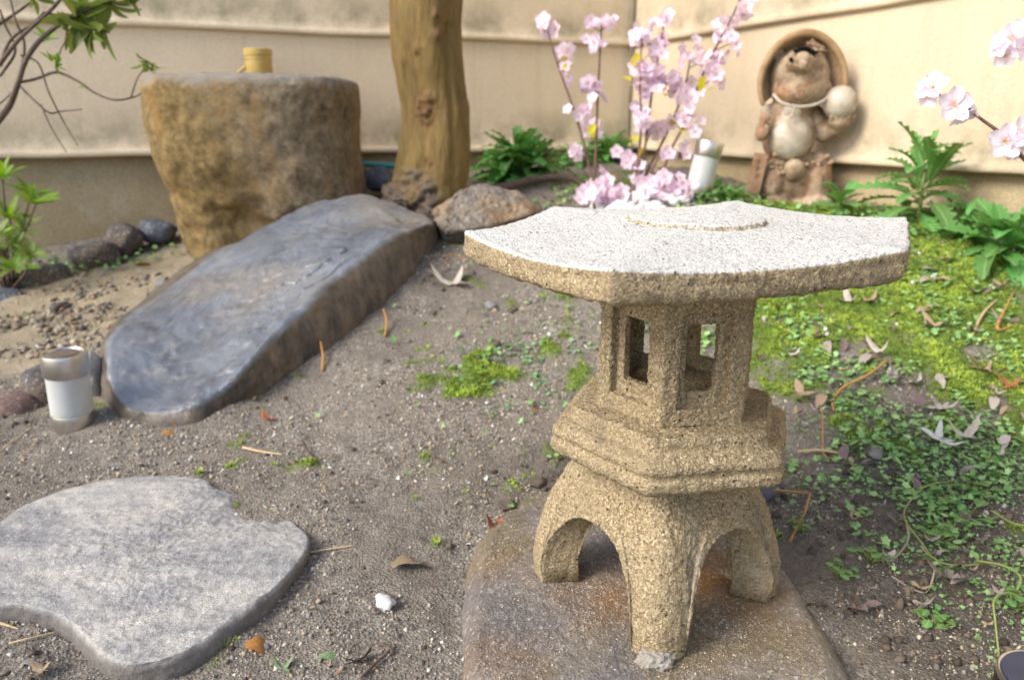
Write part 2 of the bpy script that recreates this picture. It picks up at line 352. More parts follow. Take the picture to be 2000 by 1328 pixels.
def m_leaf(name, c1, c2, rough=.45, trans=.25, vein=True):
    n = NB(name, rough, .4)
    r = n.rnd(); c = n.mix(n.noise(30, 4, .6), c1, c2)
    c = n.hsv(c, n.math('ADD', .49, n.math('MULTIPLY', r, .03)), 1., n.math('ADD', .75, n.math('MULTIPLY', r, .5)))
    if vein:
        x = n.sepx(n.co)[0]; v = n.ramp(n.math('ABSOLUTE', x), [(0, .6), (.002, 0.)]); c = n.mix(v, c, n.mix(.5, c, (.5,.6,.3)))
    n.fin(c, n.bump(n.noise(120, 3), .3, .002))
    if trans:
        tr = n.N.new('ShaderNodeBsdfTranslucent'); n.put(tr.inputs[0], n.hsv(c, .48, 1.1, 1.5)); ms = n.N.new('ShaderNodeMixShader'); ms.inputs[0].default_value = trans
        out = n.N['Material Output']; n.L.new(n.b.outputs[0], ms.inputs[1]); n.L.new(tr.outputs[0], ms.inputs[2]); n.L.new(ms.outputs[0], out.inputs[0])
    return n.m
M_lf = m_leaf('clump_leaf', (.08,.22,.05), (.16,.36,.09)); M_lf2 = m_leaf('thistle_leaf', (.09,.23,.05), (.17,.34,.09))
M_az = m_leaf('azalea_leaf', (.13,.20,.05), (.26,.32,.07)); M_azy = m_leaf('young_leaf', (.17,.32,.03), (.28,.42,.06), trans=.35)
M_yel = m_leaf('yellow_green_leaf', (.50,.45,.03), (.70,.62,.05), trans=.35, vein=False)
def m_petal():
    n = NB('blossom_petal', .6, .2); e = n.attr('Col')
    c = n.mix(.0, e, e); n.fin(c)
    tr = n.N.new('ShaderNodeBsdfTranslucent'); n.put(tr.inputs[0], c); ms = n.N.new('ShaderNodeMixShader'); ms.inputs[0].default_value = .4
    n.L.new(n.b.outputs[0], ms.inputs[1]); n.L.new(tr.outputs[0], ms.inputs[2]); n.L.new(ms.outputs[0], n.N['Material Output'].inputs[0]); return n.m
M_petal = m_petal()
def m_plain(name, c1, c2, f=40, rough=.7, spec=.3, b=.4, bd=.002, **kw):
    n = NB(name, rough, spec); return n.fin(n.mix(n.ramp(n.noise(f, 5, .7), [(.3, 0.), (.7, 1.)]), c1, c2), n.bump(n.noise(f * 3, 4, .7), b, bd), **kw)
M_twig = m_plain('twig_bark', (.06,.04,.03), (.17,.12,.09), 90); M_stem = m_plain('brown_stem', (.10,.05,.04), (.20,.12,.09), 90)
M_straw = m_plain('straw', (.40,.28,.14), (.58,.44,.26), 120); M_ostk = m_plain('orange_stalk', (.34,.16,.05), (.50,.27,.10), 120)
M_vine = m_plain('green_vine', (.14,.20,.05), (.26,.32,.09), 80, .5); M_gvine = m_plain('withered_vine', (.22,.19,.14), (.36,.32,.25), 80)
M_bamboo = m_plain('bamboo', (.44,.30,.075), (.60,.43,.14), 16, .45, .4, .2)
M_steel = m_plain('brushed_steel', (.55,.53,.50), (.65,.63,.60), 30, .33, .5, .05, .0005, Metallic=1.)
M_solar = m_plain('solar_cell', (.012,.010,.012), (.03,.026,.03), 60, .2, .5, .02)
M_solar2 = m_plain('solar_cell_brown', (.10,.07,.06), (.16,.115,.10), 60, .3, .5, .02)
M_solarb = m_plain('solar_cell_blue', (.015,.02,.05), (.03,.04,.09), 60, .3, .5, .02)
M_blackp = m_plain('black_plastic', (.012,.012,.012), (.03,.03,.03), 60, .4)
M_hose = m_plain('teal_hose', (.04,.30,.33), (.07,.40,.42), 30, .4)
def m_clay():
    n = NB('weathered_clay', .7, .35); c = n.mix(n.ramp(n.noise(16, 6, .75), [(.38, 0.), (.62, 1.)]), (.19,.11,.06), (.45,.35,.235))
    c = n.mix(n.ramp(n.noise(11, 5, .7, n.mapv((1, 1, .6))), [(.52, 0.), (.66, .8)]), c, (.46,.235,.11)); c = n.mix(n.ramp(n.noise(27, 6, .8), [(.55, 0.), (.66, .9)]), c, (.085,.055,.04))
    c = n.mix(n.ramp(n.noise(8, 4, .6), [(.55, 0.), (.7, .6)]), c, (.60,.53,.42)); return n.fin(c, n.bump(n.noise(60, 5, .8), .8, .006))
M_clay = m_clay()
M_clayd = m_plain('rusty_clay', (.22,.115,.06), (.42,.27,.17), 18, .8, .3, .8, .005)
M_belly = m_plain('cream_glaze', (.28,.22,.15), (.60,.54,.44), 14, .4, .4, .2)
M_hat = m_plain('brown_glaze', (.14,.085,.05), (.46,.32,.19), 14, .6, .4, .6, .004)
M_hatrim = m_plain('ochre_rim', (.22,.13,.06), (.42,.29,.15), 18, .6)
M_black = m_plain('eye_and_hole_shade_black', (.004,.004,.004), (.01,.008,.006), 60, .9, .1)
M_mortar = m_plain('grey_mortar', (.26,.23,.19), (.50,.46,.40), 80, .95, .2, 1., .004)
def m_frost():
    n = NB('frosted_plastic', .45, .4); c = n.mix(n.ramp(n.noise(25, 5, .7), [(.4, 0.), (.75, .5)]), (.50,.51,.50), (.38,.37,.34))
    n.b.inputs['Subsurface Weight'].default_value = .6; n.b.inputs['Subsurface Scale'].default_value = .02
    n.b.inputs['Subsurface Radius'].default_value = (1, 1, 1); return n.fin(c)
M_frost = m_frost()
def m_water():
    n = NB('basin_water', .03, .5); return n.fin((.03,.035,.02), n.bump(n.noise(12, 2), .1, .002))
M_water = m_water()
DL = [m_plain('dry_leaf_' + k, a, b, 50, .75, .2, .6, .003) for k, a, b in (
  ('pale', (.42,.36,.30), (.62,.55,.48)), ('tan', (.36,.25,.15), (.50,.38,.26)), ('grey', (.30,.25,.21), (.44,.38,.34)),
  ('red', (.36,.10,.045), (.50,.20,.11)), ('orange', (.42,.17,.04), (.60,.30,.09)), ('brown', (.09,.06,.05), (.18,.12,.095)),
  ('yellow', (.55,.38,.08), (.72,.52,.20)), ('green', (.20,.30,.14), (.34,.44,.24)), ('purple', (.20,.14,.14), (.30,.22,.21)), ('white', (.62,.60,.56), (.80,.78,.74)))]
DLK = dict(zip('pale tan grey red orange brown yellow green purple white'.split(), DL))

# ------------------------------------------------------------------ GROUND
def axis(lo, hi, step, far):
    a = np.arange(lo, hi + 1e-6, step); l = lo - np.cumsum(.03 * 1.35 ** np.arange(30)); r = hi + np.cumsum(.03 * 1.35 ** np.arange(30))
    l = l[l > -far]; r = r[r < far]; return np.r_[l[::-1], a, r]
xs = axis(-1.75, 1.35, .008, 60); ys = axis(.38, 3.3, .008, 60)
X, Y = np.meshgrid(xs, ys); x = X.ravel(); y = Y.ravel(); z = gh(x, y)
def blob(x, y, cx, cy, rx, ry, a=0):
    c, s = math.cos(a), math.sin(a); u = ((x-cx)*c + (y-cy)*s) / rx; v = (-(x-cx)*s + (y-cy)*c) / ry; return np.exp(-(u*u + v*v) * 1.2)
def pblob(x, y, px, py, rx, ry, a=0): q = G(px, py); return blob(x, y, q[0], q[1], rx, ry, a)
PB = {}
def masks(x, y):
    p = np.c_[x, y, 0 * x]; nz = fbm(p, 9, 5, 21, .6); n2 = fbm(p, 30, 3, 77, .6)
    m = 1.15 * blob(x, y, .95, 1.45, .42, .42) + 1.0 * blob(x, y, .55, 1.33, .27, .34) + .9 * blob(x, y, .65, 1.75, .5, .35) \
        + .95 * blob(x, y, .85, 1.0, .20, .16) + .8 * blob(x, y, .35, 2.5, .45, .22)
    q = G(960, 745); m = m + .95 * blob(x, y, q[0], q[1], .11, .085, .5); q = G(1080, 675); m = m + .75 * blob(x, y, q[0], q[1], .06, .05)
    q = G(1130, 610); m = m + .5 * blob(x, y, q[0], q[1], .05, .10)
    moss = np.clip((m + .50 * nz + .38 * n2 - .52) * 2.3, 0, 1)
    d = np.clip(blob(x, y, .65, .75, .28, .3) * 1.0 + blob(x, y, -.22, 1.75, .10, .2) * .9 + blob(x, y, .15, 1.95, .3, .25) * .9 + .8 * blob(x, y, .12, .95, .12, .2)
                + .7 * blob(x, y, .42, .62, .16, .25) + .9 * blob(x, y, -.95, .95, .25, .25) + .7 * blob(x, y, -.62, .55, .25, .10) + .35 * nz, 0, 1)
    s = np.clip((1.3 * blob(x, y, -1.1, 1.65, .5, .42, -.5) + .9 * blob(x, y, -.9, 2.1, .35, .3) + .35 * nz - .35) * 2.5, 0, 1)
    return moss, d, s
moss, damp, sand = masks(x, y)
z = z + moss * (.006 + .005 * fbm(np.c_[x, y, 0*x], 60, 3, 9))
me = mesh('ground', np.c_[x, y, z], grid_faces(len(ys), len(xs)), M_ground)
for nm, v in (('moss', moss), ('damp', damp), ('sand', sand)):
    a = me.attributes.new(nm, 'FLOAT', 'POINT'); a.data.foreach_set('value', v.astype(np.float32))
ground = S(link('ground', me))

# ------------------------------------------------------------------ WALLS
CORN = np.array([.487, 3.2]); LW = np.array([-.925, -.38]); RW = np.array([.38, -.925]); ZB = .38; CH = .40
def wall(name, d, nrm, length, mat, label):
    t = empty(name, (CORN[0], CORN[1], 0), (0, 0, 0), label, 'wall')
    d3 = np.array([d[0], d[1], 0]); n3 = np.array([nrm[0], nrm[1], 0]); seg = 160
    s = np.linspace(0, length, seg)
    for k in range(4):
        z0 = ZB + k * CH - (.0 if k else 0)
        prof = [(-.05, z0), (.004, z0 - .002), (.012, z0), (.0145, z0 + .004), (.0150, z0 + .010), (.013, z0 + .016), (.0075, z0 + .0205), (.003, z0 + .026), (.0, z0 + .06), (-.002, z0 + .2), (-.004, z0 + CH - .012), (-.006, z0 + CH + .012), (-.05, z0 + CH + .012)]
        prof = np.array(prof); V = []
        for q, zz in prof:
            wob = .004 * vn(np.c_[s * 1., 0*s + k * 7, 0*s], 1.6, 5) + .0015 * vn(np.c_[s, 0*s + k * 5, 0*s], 9, 6)
            V.append(d3[None] * s[:, None] + n3[None] * (q + .5 * wob)[:, None] + np.array([0, 0, 1.])[None] * (zz + (wob if zz < z0 + .05 else 0 * wob))[:, None])
        V = np.vstack(V)
        o = link('panel', mesh('panel', V, grid_faces(len(prof), seg), mat), t)
    prof = np.array([(-.028, -.4), (-.028, .2), (-.028, ZB + .02), (-.08, ZB + .02)])
    V = np.vstack([d3[None] * s[:, None] + n3[None] * q + np.array([0, 0, 1.])[None] * zz for q, zz in prof])
    link('foundation', mesh('foundation', V, grid_faces(len(prof), seg), M_found), t)
    V = []; Fc = []                        # coping on top, and the solid back
    zt = ZB + 4 * CH
    prof = np.array([(-.05, zt - .006), (.03, zt - .006), (.03, zt + .05), (-.14, zt + .08), (-.14, -.4)])
    V = np.vstack([d3[None] * s[:, None] + n3[None] * q + np.array([0, 0, 1.])[None] * zz for q, zz in prof])
    link('coping', mesh('coping', V, grid_faces(len(prof), seg), M_found), t)
    return t
wall('garden_wall', LW, (.38, -.925), 4.2, M_wallL, 'long beige plastered wall behind the stone basin and the tree')
wall('garden_wall', RW, (-.925, -.38), 4.2, M_wallR, 'warm beige plastered wall behind the raccoon dog statue, running to the right')
V, Fq = tube_data([np.array([CORN[0]-.002, CORN[1]-.024, .2]), np.array([CORN[0]-.002, CORN[1]-.024, 2.0])], .006, 6, 40)
displace_me = mesh('corner_joint', V, Fq, m_plain('mouldy_sealant', (.10,.11,.08), (.34,.29,.2), 8))
T(link('corner_joint', displace_me), 'dark mouldy joint where the two beige walls meet', 'joint')

# ------------------------------------------------------------------ ROCKS from outline
def slab_rock(name, rim, base, inner, mat, N=220, M=50, K=16, amp=.006, f=9, round_=.18, fine=.0012, seed=1, parent=None, side_attr=False, ff=70):
    rim = crom(rim, N, True); base = crom(base, N, True); c = rim.mean(0)
    fit = tps_fit(np.vstack([rim[::max(1, N // 40)]] + ([np.array(inner)] if len(inner) else [])), 1e-5)
    rings = []
    for r in np.linspace(0.0008, 1, M):
        q = c + (rim - c) * r; zz = tps_eval(fit, q[:, 0], q[:, 1]); rings.append(np.c_[q[:, 0], q[:, 1], zz])
    rings[-1] = rim.copy(); sd_ = [0.] * M
    out = rim - c; out[:, 2] = 0; out /= np.linalg.norm(out, axis=1)[:, None]
    H = np.maximum(.004, (rim[:, 2] - base[:, 2]))
    for k in range(1, K + 1):
        t = k / K; a = math.sin(t * PI / 2) if t < 1 else 1
        e = t ** 1.5
        q = rim + (base - rim) * e
        q[:, :2] = rim[:, :2] + (base[:, :2] - rim[:, :2]) * t ** .75 + out[:, :2] * (H * round_ * math.sin(t * PI))[:, None]
        q[:, 2] = rim[:, 2] + (base[:, 2] - rim[:, 2]) * (t ** 1.25)
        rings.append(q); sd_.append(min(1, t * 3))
    V = np.vstack(rings)[:, :3]; Fq = grid_faces(len(rings), N, True)
    me = mesh(name, V, Fq[:, ::-1], mat)
    n = normals(me)
    if n[:N * M, 2].mean() < 0: me.flip_normals()
    displace(me, lambda v, n: amp * fbm(v, f, 5, seed, .5) + fine * fbm(v, ff, 3, seed + 50, .7))
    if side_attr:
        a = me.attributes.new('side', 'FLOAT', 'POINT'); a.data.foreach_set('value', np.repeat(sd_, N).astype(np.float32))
    o = link(name, me, parent); q = base.mean(0); at_base(o, (q[0], q[1], base[:, 2].max())); return o

# slanting blue boulder
rim = [P(*p) for p in [(215,700,1.34),(235,640,1.42),(330,568,1.60),(430,497,1.74),(540,428,1.86),(620,396,1.93),(690,386,1.96),(765,396,1.95),(828,424,1.86),(842,440,1.80),
        (798,452,1.71),(745,480,1.63),(695,515,1.56),(648,548,1.50),(600,596,1.43),(530,662,1.36),(486,712,1.31),(430,768,1.275),(370,800,1.25),(300,802,1.25),(240,778,1.27)]]
def gb(px, py, dz=-.04): q = G(px, py); q[2] += dz; return q
base = [gb(190,735), gb(215,650), gb(300,560), gb(390,500), (-.68,1.95,.05), (-.55,2.05,.12), (-.42,2.10,.12), (-.30,2.10,.14), gb(850,440), gb(862,465),
        gb(846,484), gb(800,545), gb(758,588), gb(712,626), gb(655,668), gb(600,700), gb(530,752), gb(455,785), gb(385,826), gb(305,830), gb(235,808)]
inn = [P(*p) for p in [(420,640,1.50),(560,500,1.68),(680,450,1.78),(330,720,1.36),(740,430,1.84)]]
inn = [q + np.array([0, 0, .012]) for q in inn]
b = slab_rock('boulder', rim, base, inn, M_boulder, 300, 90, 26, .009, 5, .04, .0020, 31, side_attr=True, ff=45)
T(b, 'long smooth blue-grey boulder slanting up towards the stone basin', 'boulder')
me = b.data; v = verts(me); w = v + np.array(b.location)
# flaked ledges across the boulder's upper half
nrm = normals(me); lv = fbm(w, 3.2, 3, 91); st = np.round(lv * 3) / 3; k = np.exp(-((w[:,0]+.32)**2 + (w[:,1]-1.65)**2) / .09)
rg = -np.abs(fbm(w * np.array([1, .6, 1]), 3.0, 4, 19)) + .3; v = v + np.array([0, 0, 1.]) * ((st - lv) * .018 * k + .020 * rg * np.clip(nrm[:, 2], 0, 1))[:, None]; me.vertices.foreach_set('co', v.astype(np.float32).ravel()); me.update()

# pale stepping stone at the left
sp_ = [(-70,1075),(0,1030),(60,985),(170,950),(300,932),(385,937),(420,958),(455,966),(500,990),(540,1008),(562,1016),(596,1045),(594,1078),(545,1138),(470,1198),(405,1252),(340,1288),(275,1306),(225,1296),(182,1262),(140,1222),(80,1196),(0,1186),(-70,1180)]
rim = [atz(px, py - (10 if py > 1150 else 0), .008 - .017 * max(0, 1 - math.hypot(px-505, (py-990)*1.6) / 120)) for px, py in sp_]
cx_, cy_ = 250, 1110
bp_ = [(-75,1070),(-5,1022),(55,978),(168,945),(300,928),(386,932),(422,952),(458,962),(503,985),(543,1002),(566,1012),(600,1045),(598,1084),(550,1158),(478,1232),(408,1284),(340,1318),(270,1330),(212,1316),(168,1282),(130,1242),(80,1216),(0,1206),(-75,1200)]
base = [gb(px, py, -.012) for px, py in bp_]
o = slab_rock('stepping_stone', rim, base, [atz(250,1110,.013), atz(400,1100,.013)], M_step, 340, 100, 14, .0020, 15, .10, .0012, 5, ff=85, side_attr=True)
T(o, 'flat pale grey stepping stone in the soil at the lower left', 'stepping stone')
# brown slab under the lantern
sp_ = [(1050,968),(1000,1000),(962,1050),(945,1110),(938,1170),(934,1250),(932,1330),(940,1420),(1040,1480),(1250,1500),(1480,1480),(1600,1420),(1618,1330),(1588,1250),(1556,1180),(1525,1110),(1500,1040),(1470,985),(1380,955),(1260,940),(1140,945)]
rim = [atz(px, py, -.002 if py < 1350 else -.006) for px, py in sp_]
base = [gb(px - (16 if px < 1000 else 0) + (22 if px > 1500 else 0), py + (6 if py > 1000 else -8), -.03) for px, py in sp_]
o = slab_rock('base_slab', rim, base, [atz(1250,1150,.0), atz(1200,1050,.0), atz(1350,1200,.0)], M_slab, 300, 90, 12, .0022, 12, .3, .0007, 9, ff=120)
T(o, 'wide flat brown stone slab under the concrete lantern', 'stone slab')
v = verts(o.data) + np.array(o.location); ru = 0
for px, py, rr, am in ((1400, 1130, .055, 1.), (1180, 1160, .05, .7), (965, 1100, .035, .3), (970, 1280, .04, .4)): q = atz(px, py, 0); ru = ru + am * np.exp(-((v[:, 0] - q[0]) ** 2 + (v[:, 1] - q[1]) ** 2) / rr ** 2)
a = o.data.attributes.new('rust', 'FLOAT', 'POINT'); a.data.foreach_set('value', np.clip(ru, 0, 1).astype(np.float32))

# brown rock by the tree
rim = [P(*p) for p in [(872,415,1.80),(885,390,1.83),(905,368,1.88),(950,360,1.93),(1000,372,1.95),(1035,392,1.93),(1040,415,1.88),(990,432,1.83),(930,446,1.79),(885,446,1.78)]]
rim = [q + 0 for q in rim]
base = [gb(864,440), (-.17,1.92,.15), (-.13,2.0,.17), (-.07,2.05,.17), (0,2.06,.17), (.06,2.02,.17), gb(1050,425), gb(1000,452), gb(930,468), gb(880,462)]
o = slab_rock('rock', rim, base, [], M_brownst, 180, 40, 16, .012, 14, .3, .003, 77, ff=50)
T(o, 'brown rock with a rust coloured pitted face at the foot of the tree', 'rock')

def pebble_mesh(name, mat, seed, sub=4, amp=.12, f=1.5, rough=.02, flat=1.):
    bm = bmesh.new(); bmesh.ops.create_icosphere(bm, subdivisions=sub, radius=1); me = bpy.data.meshes.new(name); bm.to_mesh(me); bm.free()
    v = verts(me); rs = np.random.RandomState(seed)
    for _ in range(7):                     # flattened facets
        d = rs.normal(size=3); d /= np.linalg.norm(d); h = rs.uniform(.72, .95); s = v @ d; v = v - np.maximum(0, s - h)[:, None] * d * .8
    v = v * (1 + amp * fbm(v + seed, f, 3, seed) + rough * fbm(v + seed, 7, 3, seed + 3))[:, None]; v[:, 2] *= flat
    me.vertices.foreach_set('co', v.astype(np.float32).ravel()); me.materials.append(mat); me.polygons.foreach_set('use_smooth', [True] * len(me.polygons)); me.update(); return me
def put_stone(name, px, py, t, size, mat, seed, label, cat='stone', rot=0, group=None, sub=4, tilt=0, **k):
    q = P(px, py, t); me = pebble_mesh(name, mat, seed, sub, **k)
    me.transform(Matrix.Diagonal((size[0], size[1], size[2], 1)))
    o = link(name, me, None, (q[0], q[1], q[2]), (0, R(tilt), R(rot))); return T(o, label, cat, group)
EG = 'dark stones edging the sandy path'
put_stone('edging_stone', 308, 452, 2.36, (.062,.05,.043), M_darkb, 1, 'dark blue-grey rounded stone touching the foot of the stone basin', group=EG, rot=10)
put_stone('edging_stone', 240, 470, 2.30, (.070,.055,.052), M_dark, 2, 'brownish black rounded stone, second from the stone basin', group=EG, rot=-10)
put_stone('edging_stone', 185, 503, 2.22, (.080,.06,.052), M_dark, 3, 'dome shaped purplish grey stone, third from the stone basin', group=EG, rot=15)
put_stone('edging_stone', 82, 551, 2.10, (.088,.055,.046), M_dark, 14, 'flattish dark grey stone beside the young azalea shrub', group=EG, rot=25, tilt=-10)
put_stone('edging_stone', 5, 590, 1.98, (.062,.05,.036), M_darkb, 5, 'blue-black stone cut by the left edge of the photo', group=EG, rot=20)
put_stone('edging_stone', 95, 762, 1.36, (.058,.05,.052), M_dark, 6, 'dark grey stone half hidden behind the left solar light', group=EG)
put_stone('edging_stone', 25, 800, 1.31, (.052,.042,.032), M_redst, 7, 'reddish porous stone at the left edge, below the dark grey one', group=EG)
put_stone('edging_stone', 186, 745, 1.37, (.022,.03,.056), M_greyst, 8, 'narrow pale lichened stone between the solar light and the boulder', group=EG)
put_stone('edging_stone', 742, 352, 2.42, (.058,.05,.043), M_darkb, 9, 'grey-blue rounded stone under the teal hose, left of the tree', group='dark stones between basin and tree')
put_stone('edging_stone', 703, 352, 2.45, (.040,.04,.038), M_dark, 10, 'small black pitted stone between the basin and the grey-blue stone', group='dark stones between basin and tree')

# ------------------------------------------------------------------ LANTERN
LC = np.array([.165, .70]); H0 = R(9.3)
lan = empty('stone_lantern', (LC[0], LC[1], 0), (0, 0, 0), 'cast concrete garden lantern with a broad flat six-sided roof on four arched legs', 'lantern')
def hexr(th, p=34, n=3):
    s = 0
    for k in range(n):
        s = s + np.abs(np.cos(th - (H0 + R(30) + k * PI / 3))) ** p
    return math.cos(PI / 6) / s ** (1 / p)
def conc_disp(a1=.0010, a2=.0008):
    return lambda v, n: a1 * fbm(v, 130, 3, 3, .65) + a2 * np.maximum(-.5, fbm(v, 380, 2, 8)) + .0012 * fbm(v, 14, 3, 41)
# roof
def build_roof():
    N = 720; CV = [atz(px, py, .402) for px, py in [(1767,488),(1772,425),(1440,393),(1078,404),(905,452),(1195,527)]]
    CV = np.array(CV)[:, :2] - LC; RC = CV.mean(0); CV = CV - RC; VA = np.arctan2(CV[:, 1], CV[:, 0])
    th = np.arange(N) * 2 * PI / N; hr = np.full(N, 9.); cf = np.zeros(N)
    for k in range(6):
        A_, B_ = CV[k], CV[(k + 1) % 6]; nrm = np.array([(B_ - A_)[1], -(B_ - A_)[0]]); nrm /= np.linalg.norm(nrm); dd = nrm @ A_
        cc_ = nrm[0] * np.cos(th) + nrm[1] * np.sin(th); rr = np.where(cc_ > .05, dd / np.maximum(cc_, .05), 9); sel = rr < hr
        q = np.c_[rr * np.cos(th), rr * np.sin(th)]; a = ((q - A_) @ (B_ - A_)) / ((B_ - A_) @ (B_ - A_))
        hr = np.where(sel, rr, hr); cf = np.where(sel, np.abs(2 * a - 1) ** 2.0, cf)
    for _ in range(1): hr = .5 * hr + .25 * (np.roll(hr, 1) + np.roll(hr, -1))
    cf = np.clip(cf, 0, 1); bow = (1 - cf) * .0035; V = []; top = []
    def ztop(r):
        rho = hr * r
        return .3960 + .0145 * (1 - r) ** 1.2 + .0070 * cf * r ** 2.6
    def ring(q, z, t): V.append(np.c_[RC[0] + q * np.cos(th), RC[1] + q * np.sin(th), z]); top.append(np.full(N, t))
    def zq(q):
        r = q / (hr + bow); return .3960 + .0145 * (1 - r) ** 1.2 + .0070 * cf * r ** 2.6 + .0044 / (1 + np.exp((q - .0640) / .0009))
    for q in np.r_[np.linspace(.0002, .057, 27), np.linspace(.0582, .069, 16), np.linspace(.0705, .080, 6)]: ring(np.full(N, q), zq(np.full(N, q)), .45 if .0628 < q < .0662 else 1.)  # tan ring painted at the disc step, standing in for its shade
    for u in np.linspace(.01, 1, 74): q = .080 + ((hr + bow) * .988 - .080) * u; ring(q, zq(q), 1.)
    zt = ztop(1.); TK = .0225 + .0035 * cf
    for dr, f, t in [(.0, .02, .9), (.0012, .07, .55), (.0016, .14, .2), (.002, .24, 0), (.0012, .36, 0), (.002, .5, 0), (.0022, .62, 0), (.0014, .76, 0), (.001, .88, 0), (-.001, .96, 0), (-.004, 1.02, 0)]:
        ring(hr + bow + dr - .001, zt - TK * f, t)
    zb = .3960 + .0070 * cf - TK * 1.03
    for r in np.linspace(.96, .02, 60): ring((hr + bow) * r, .362 + (zb - .362) * max(0, r) ** 3, 0.)
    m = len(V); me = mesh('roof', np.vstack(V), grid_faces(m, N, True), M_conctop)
    if normals(me)[N * 20, 2] < 0: me.flip_normals()
    displace(me, lambda v, n: np.where(n[:, 2] > .8, .35, 1.) * (.0011 * fbm(v, 120, 3, 3, .7) + .0009 * fbm(v, 330, 2, 8) + .0010 * fbm(v * np.array([1, 1, 5.]), 34, 3, 41)))
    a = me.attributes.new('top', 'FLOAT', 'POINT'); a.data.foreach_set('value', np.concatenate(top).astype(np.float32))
    return link('roof', me, lan)
build_roof()
def hex_lathe(name, prof, N=420, p=40, mat=M_conc):
    prof = crom_poly(prof, .0022); th = np.arange(N) * 2 * PI / N; hr = hexr(th, p)
    V = [np.c_[r * hr * np.cos(th), r * hr * np.sin(th), np.full(N, z)] for r, z in prof]
    me = mesh(name, np.vstack(V), grid_faces(len(V), N, True), mat)
    if (normals(me) * verts(me))[:, :2].sum() < 0: me.flip_normals()
    displace(me, conc_disp()); return link(name, me, lan)
def crom_poly(prof, step):
    out = [np.array(prof[0], float)]
    for a, b in zip(prof[:-1], prof[1:]):
        a = np.array(a, float); b = np.array(b, float); n = max(1, int(np.linalg.norm(b - a) / step))
        out += [a + (b - a) * k / n for k in range(1, n + 1)]
    return np.array(out)
hex_lathe('platform', [(.002,.226),(.080,.226),(.1065,.225),(.1085,.222),(.1095,.214),(.111,.2115),(.121,.2085),(.1265,.204),(.1275,.199),(.1245,.1955),(.1245,.1925),(.1285,.189),(.1285,.182),(.125,.1775),(.112,.1745),(.105,.173),(.1035,.166),(.098,.164),(.08,.162)])
# fire box: hexagonal shell, recessed panels and openings, voxel remeshed
def build_firebox():
    rr = .0805; z0, z1 = .2245, .372
    def prism(r, a, b, col=None):
        bm = bmesh.new(); vs = [[bm.verts.new((r * math.cos(H0 + k * PI / 3), r * math.sin(H0 + k * PI / 3), z)) for k in range(6)] for z in (a, b)]
        for k in range(6): bm.faces.new((vs[0][k], vs[0][(k+1) % 6], vs[1][(k+1) % 6], vs[1][k]))
        bm.faces.new(vs[0][::-1]); bm.faces.new(vs[1]); me = bpy.data.meshes.new('fire_box'); bm.to_mesh(me); bm.free(); return me
    o = link('fire_box', prism(rr, z0, z1), None)
    cut_in = link('cut', prism(rr - .021, z0 + .02, z1 + .01), None)
    cuts = [cut_in]; ap = rr * math.cos(PI / 6)
    for k in range(6):
        an = H0 + PI / 6 + k * PI / 3
        for w_, h_, zc, d in ((.049, .092, .2885, .0090), (.0300, .064, .2895, .04)):
            bm = bmesh.new(); bmesh.ops.create_cube(bm, size=1); bmesh.ops.scale(bm, vec=(d * 2, w_, h_), verts=bm.verts)
            bmesh.ops.rotate(bm, matrix=Matrix.Rotation(an, 3, 'Z'), verts=bm.verts)
            bmesh.ops.translate(bm, vec=(ap * math.cos(an), ap * math.sin(an), zc), verts=bm.verts)
            me = bpy.data.meshes.new('c'); bm.to_mesh(me); bm.free(); cuts.append(link('cut', me))
    for c in cuts:
        m = o.modifiers.new('b', 'BOOLEAN'); m.operation = 'DIFFERENCE'; m.object = c; m.solver = 'EXACT'
    m = o.modifiers.new('r', 'REMESH'); m.mode = 'VOXEL'; m.voxel_size = .0012
    m = o.modifiers.new('s', 'SMOOTH'); m.iterations = 2; m.factor = .5
    me = evaluated(o); o.modifiers.clear(); o.data = me; me.materials.clear(); me.materials.append(M_conc)
    me.polygons.foreach_set('use_smooth', [True] * len(me.polygons))
    for c in cuts: bpy.data.objects.remove(c)
    displace(me, conc_disp(.0008, .0008)); o.parent = lan
build_firebox()
# legged foot
def build_foot():
    N, Kk = 640, 70; A0 = R(-8); th = np.arange(N) * 2 * PI / N
    p = 7; s = (np.abs(np.cos(th - A0 - PI/4)) ** p + np.abs(np.sin(th - A0 - PI/4)) ** p) ** (-1 / p)    # corners at A0 + 90k, face centres between
    phi = ((th - A0) % (PI / 2)) - PI / 4              # 0 at face centre
    tt = np.tan(phi); za = np.where(np.abs(tt) < .65, .104 * np.clip(1 - np.abs(tt / .65) ** 2.9, 0, 1) ** .5, 0)
    def half(z):                                        # half width of the square at height z
        u = np.clip(z / .165, 0, 1); return .054 + (.1075 - .054) * np.clip(1 - u ** 1.95, 0, 1) ** .78 - .003 * np.exp(-(z / .02) ** 2)
    V = []; W2 = []
    for k in range(Kk):
        u = k / (Kk - 1); z = za + (.166 - za) * u; r = s * half(z)
        band = .0034 / (1 + np.exp(((z - za) - .014) / .0012)) * (za > .01); r = r + band
        V.append(np.c_[r * np.cos(th), r * np.sin(th), z])
    for k in range(Kk):
        u = k / (Kk - 1); z = za + (.150 - za) * u; r = s * (half(z) - .033)
        W2.append(np.c_[r * np.cos(th), r * np.sin(th), z])
    mid = [V[0] + (W2[0] - V[0]) * t for t in np.linspace(0, 1, 18)[1:-1]]
    rings = V[::-1] + mid + W2
    me = mesh('foot', np.vstack(rings), grid_faces(len(rings), N, True), M_conc)
    nn = normals(me); vv = verts(me)
    if (nn[:N*20, :2] * vv[:N*20, :2]).sum() < 0: me.flip_normals()
    displace(me, conc_disp(.0011, .0008)); return link('legged_base', me, lan, (-.006, .018, 0))
build_foot()
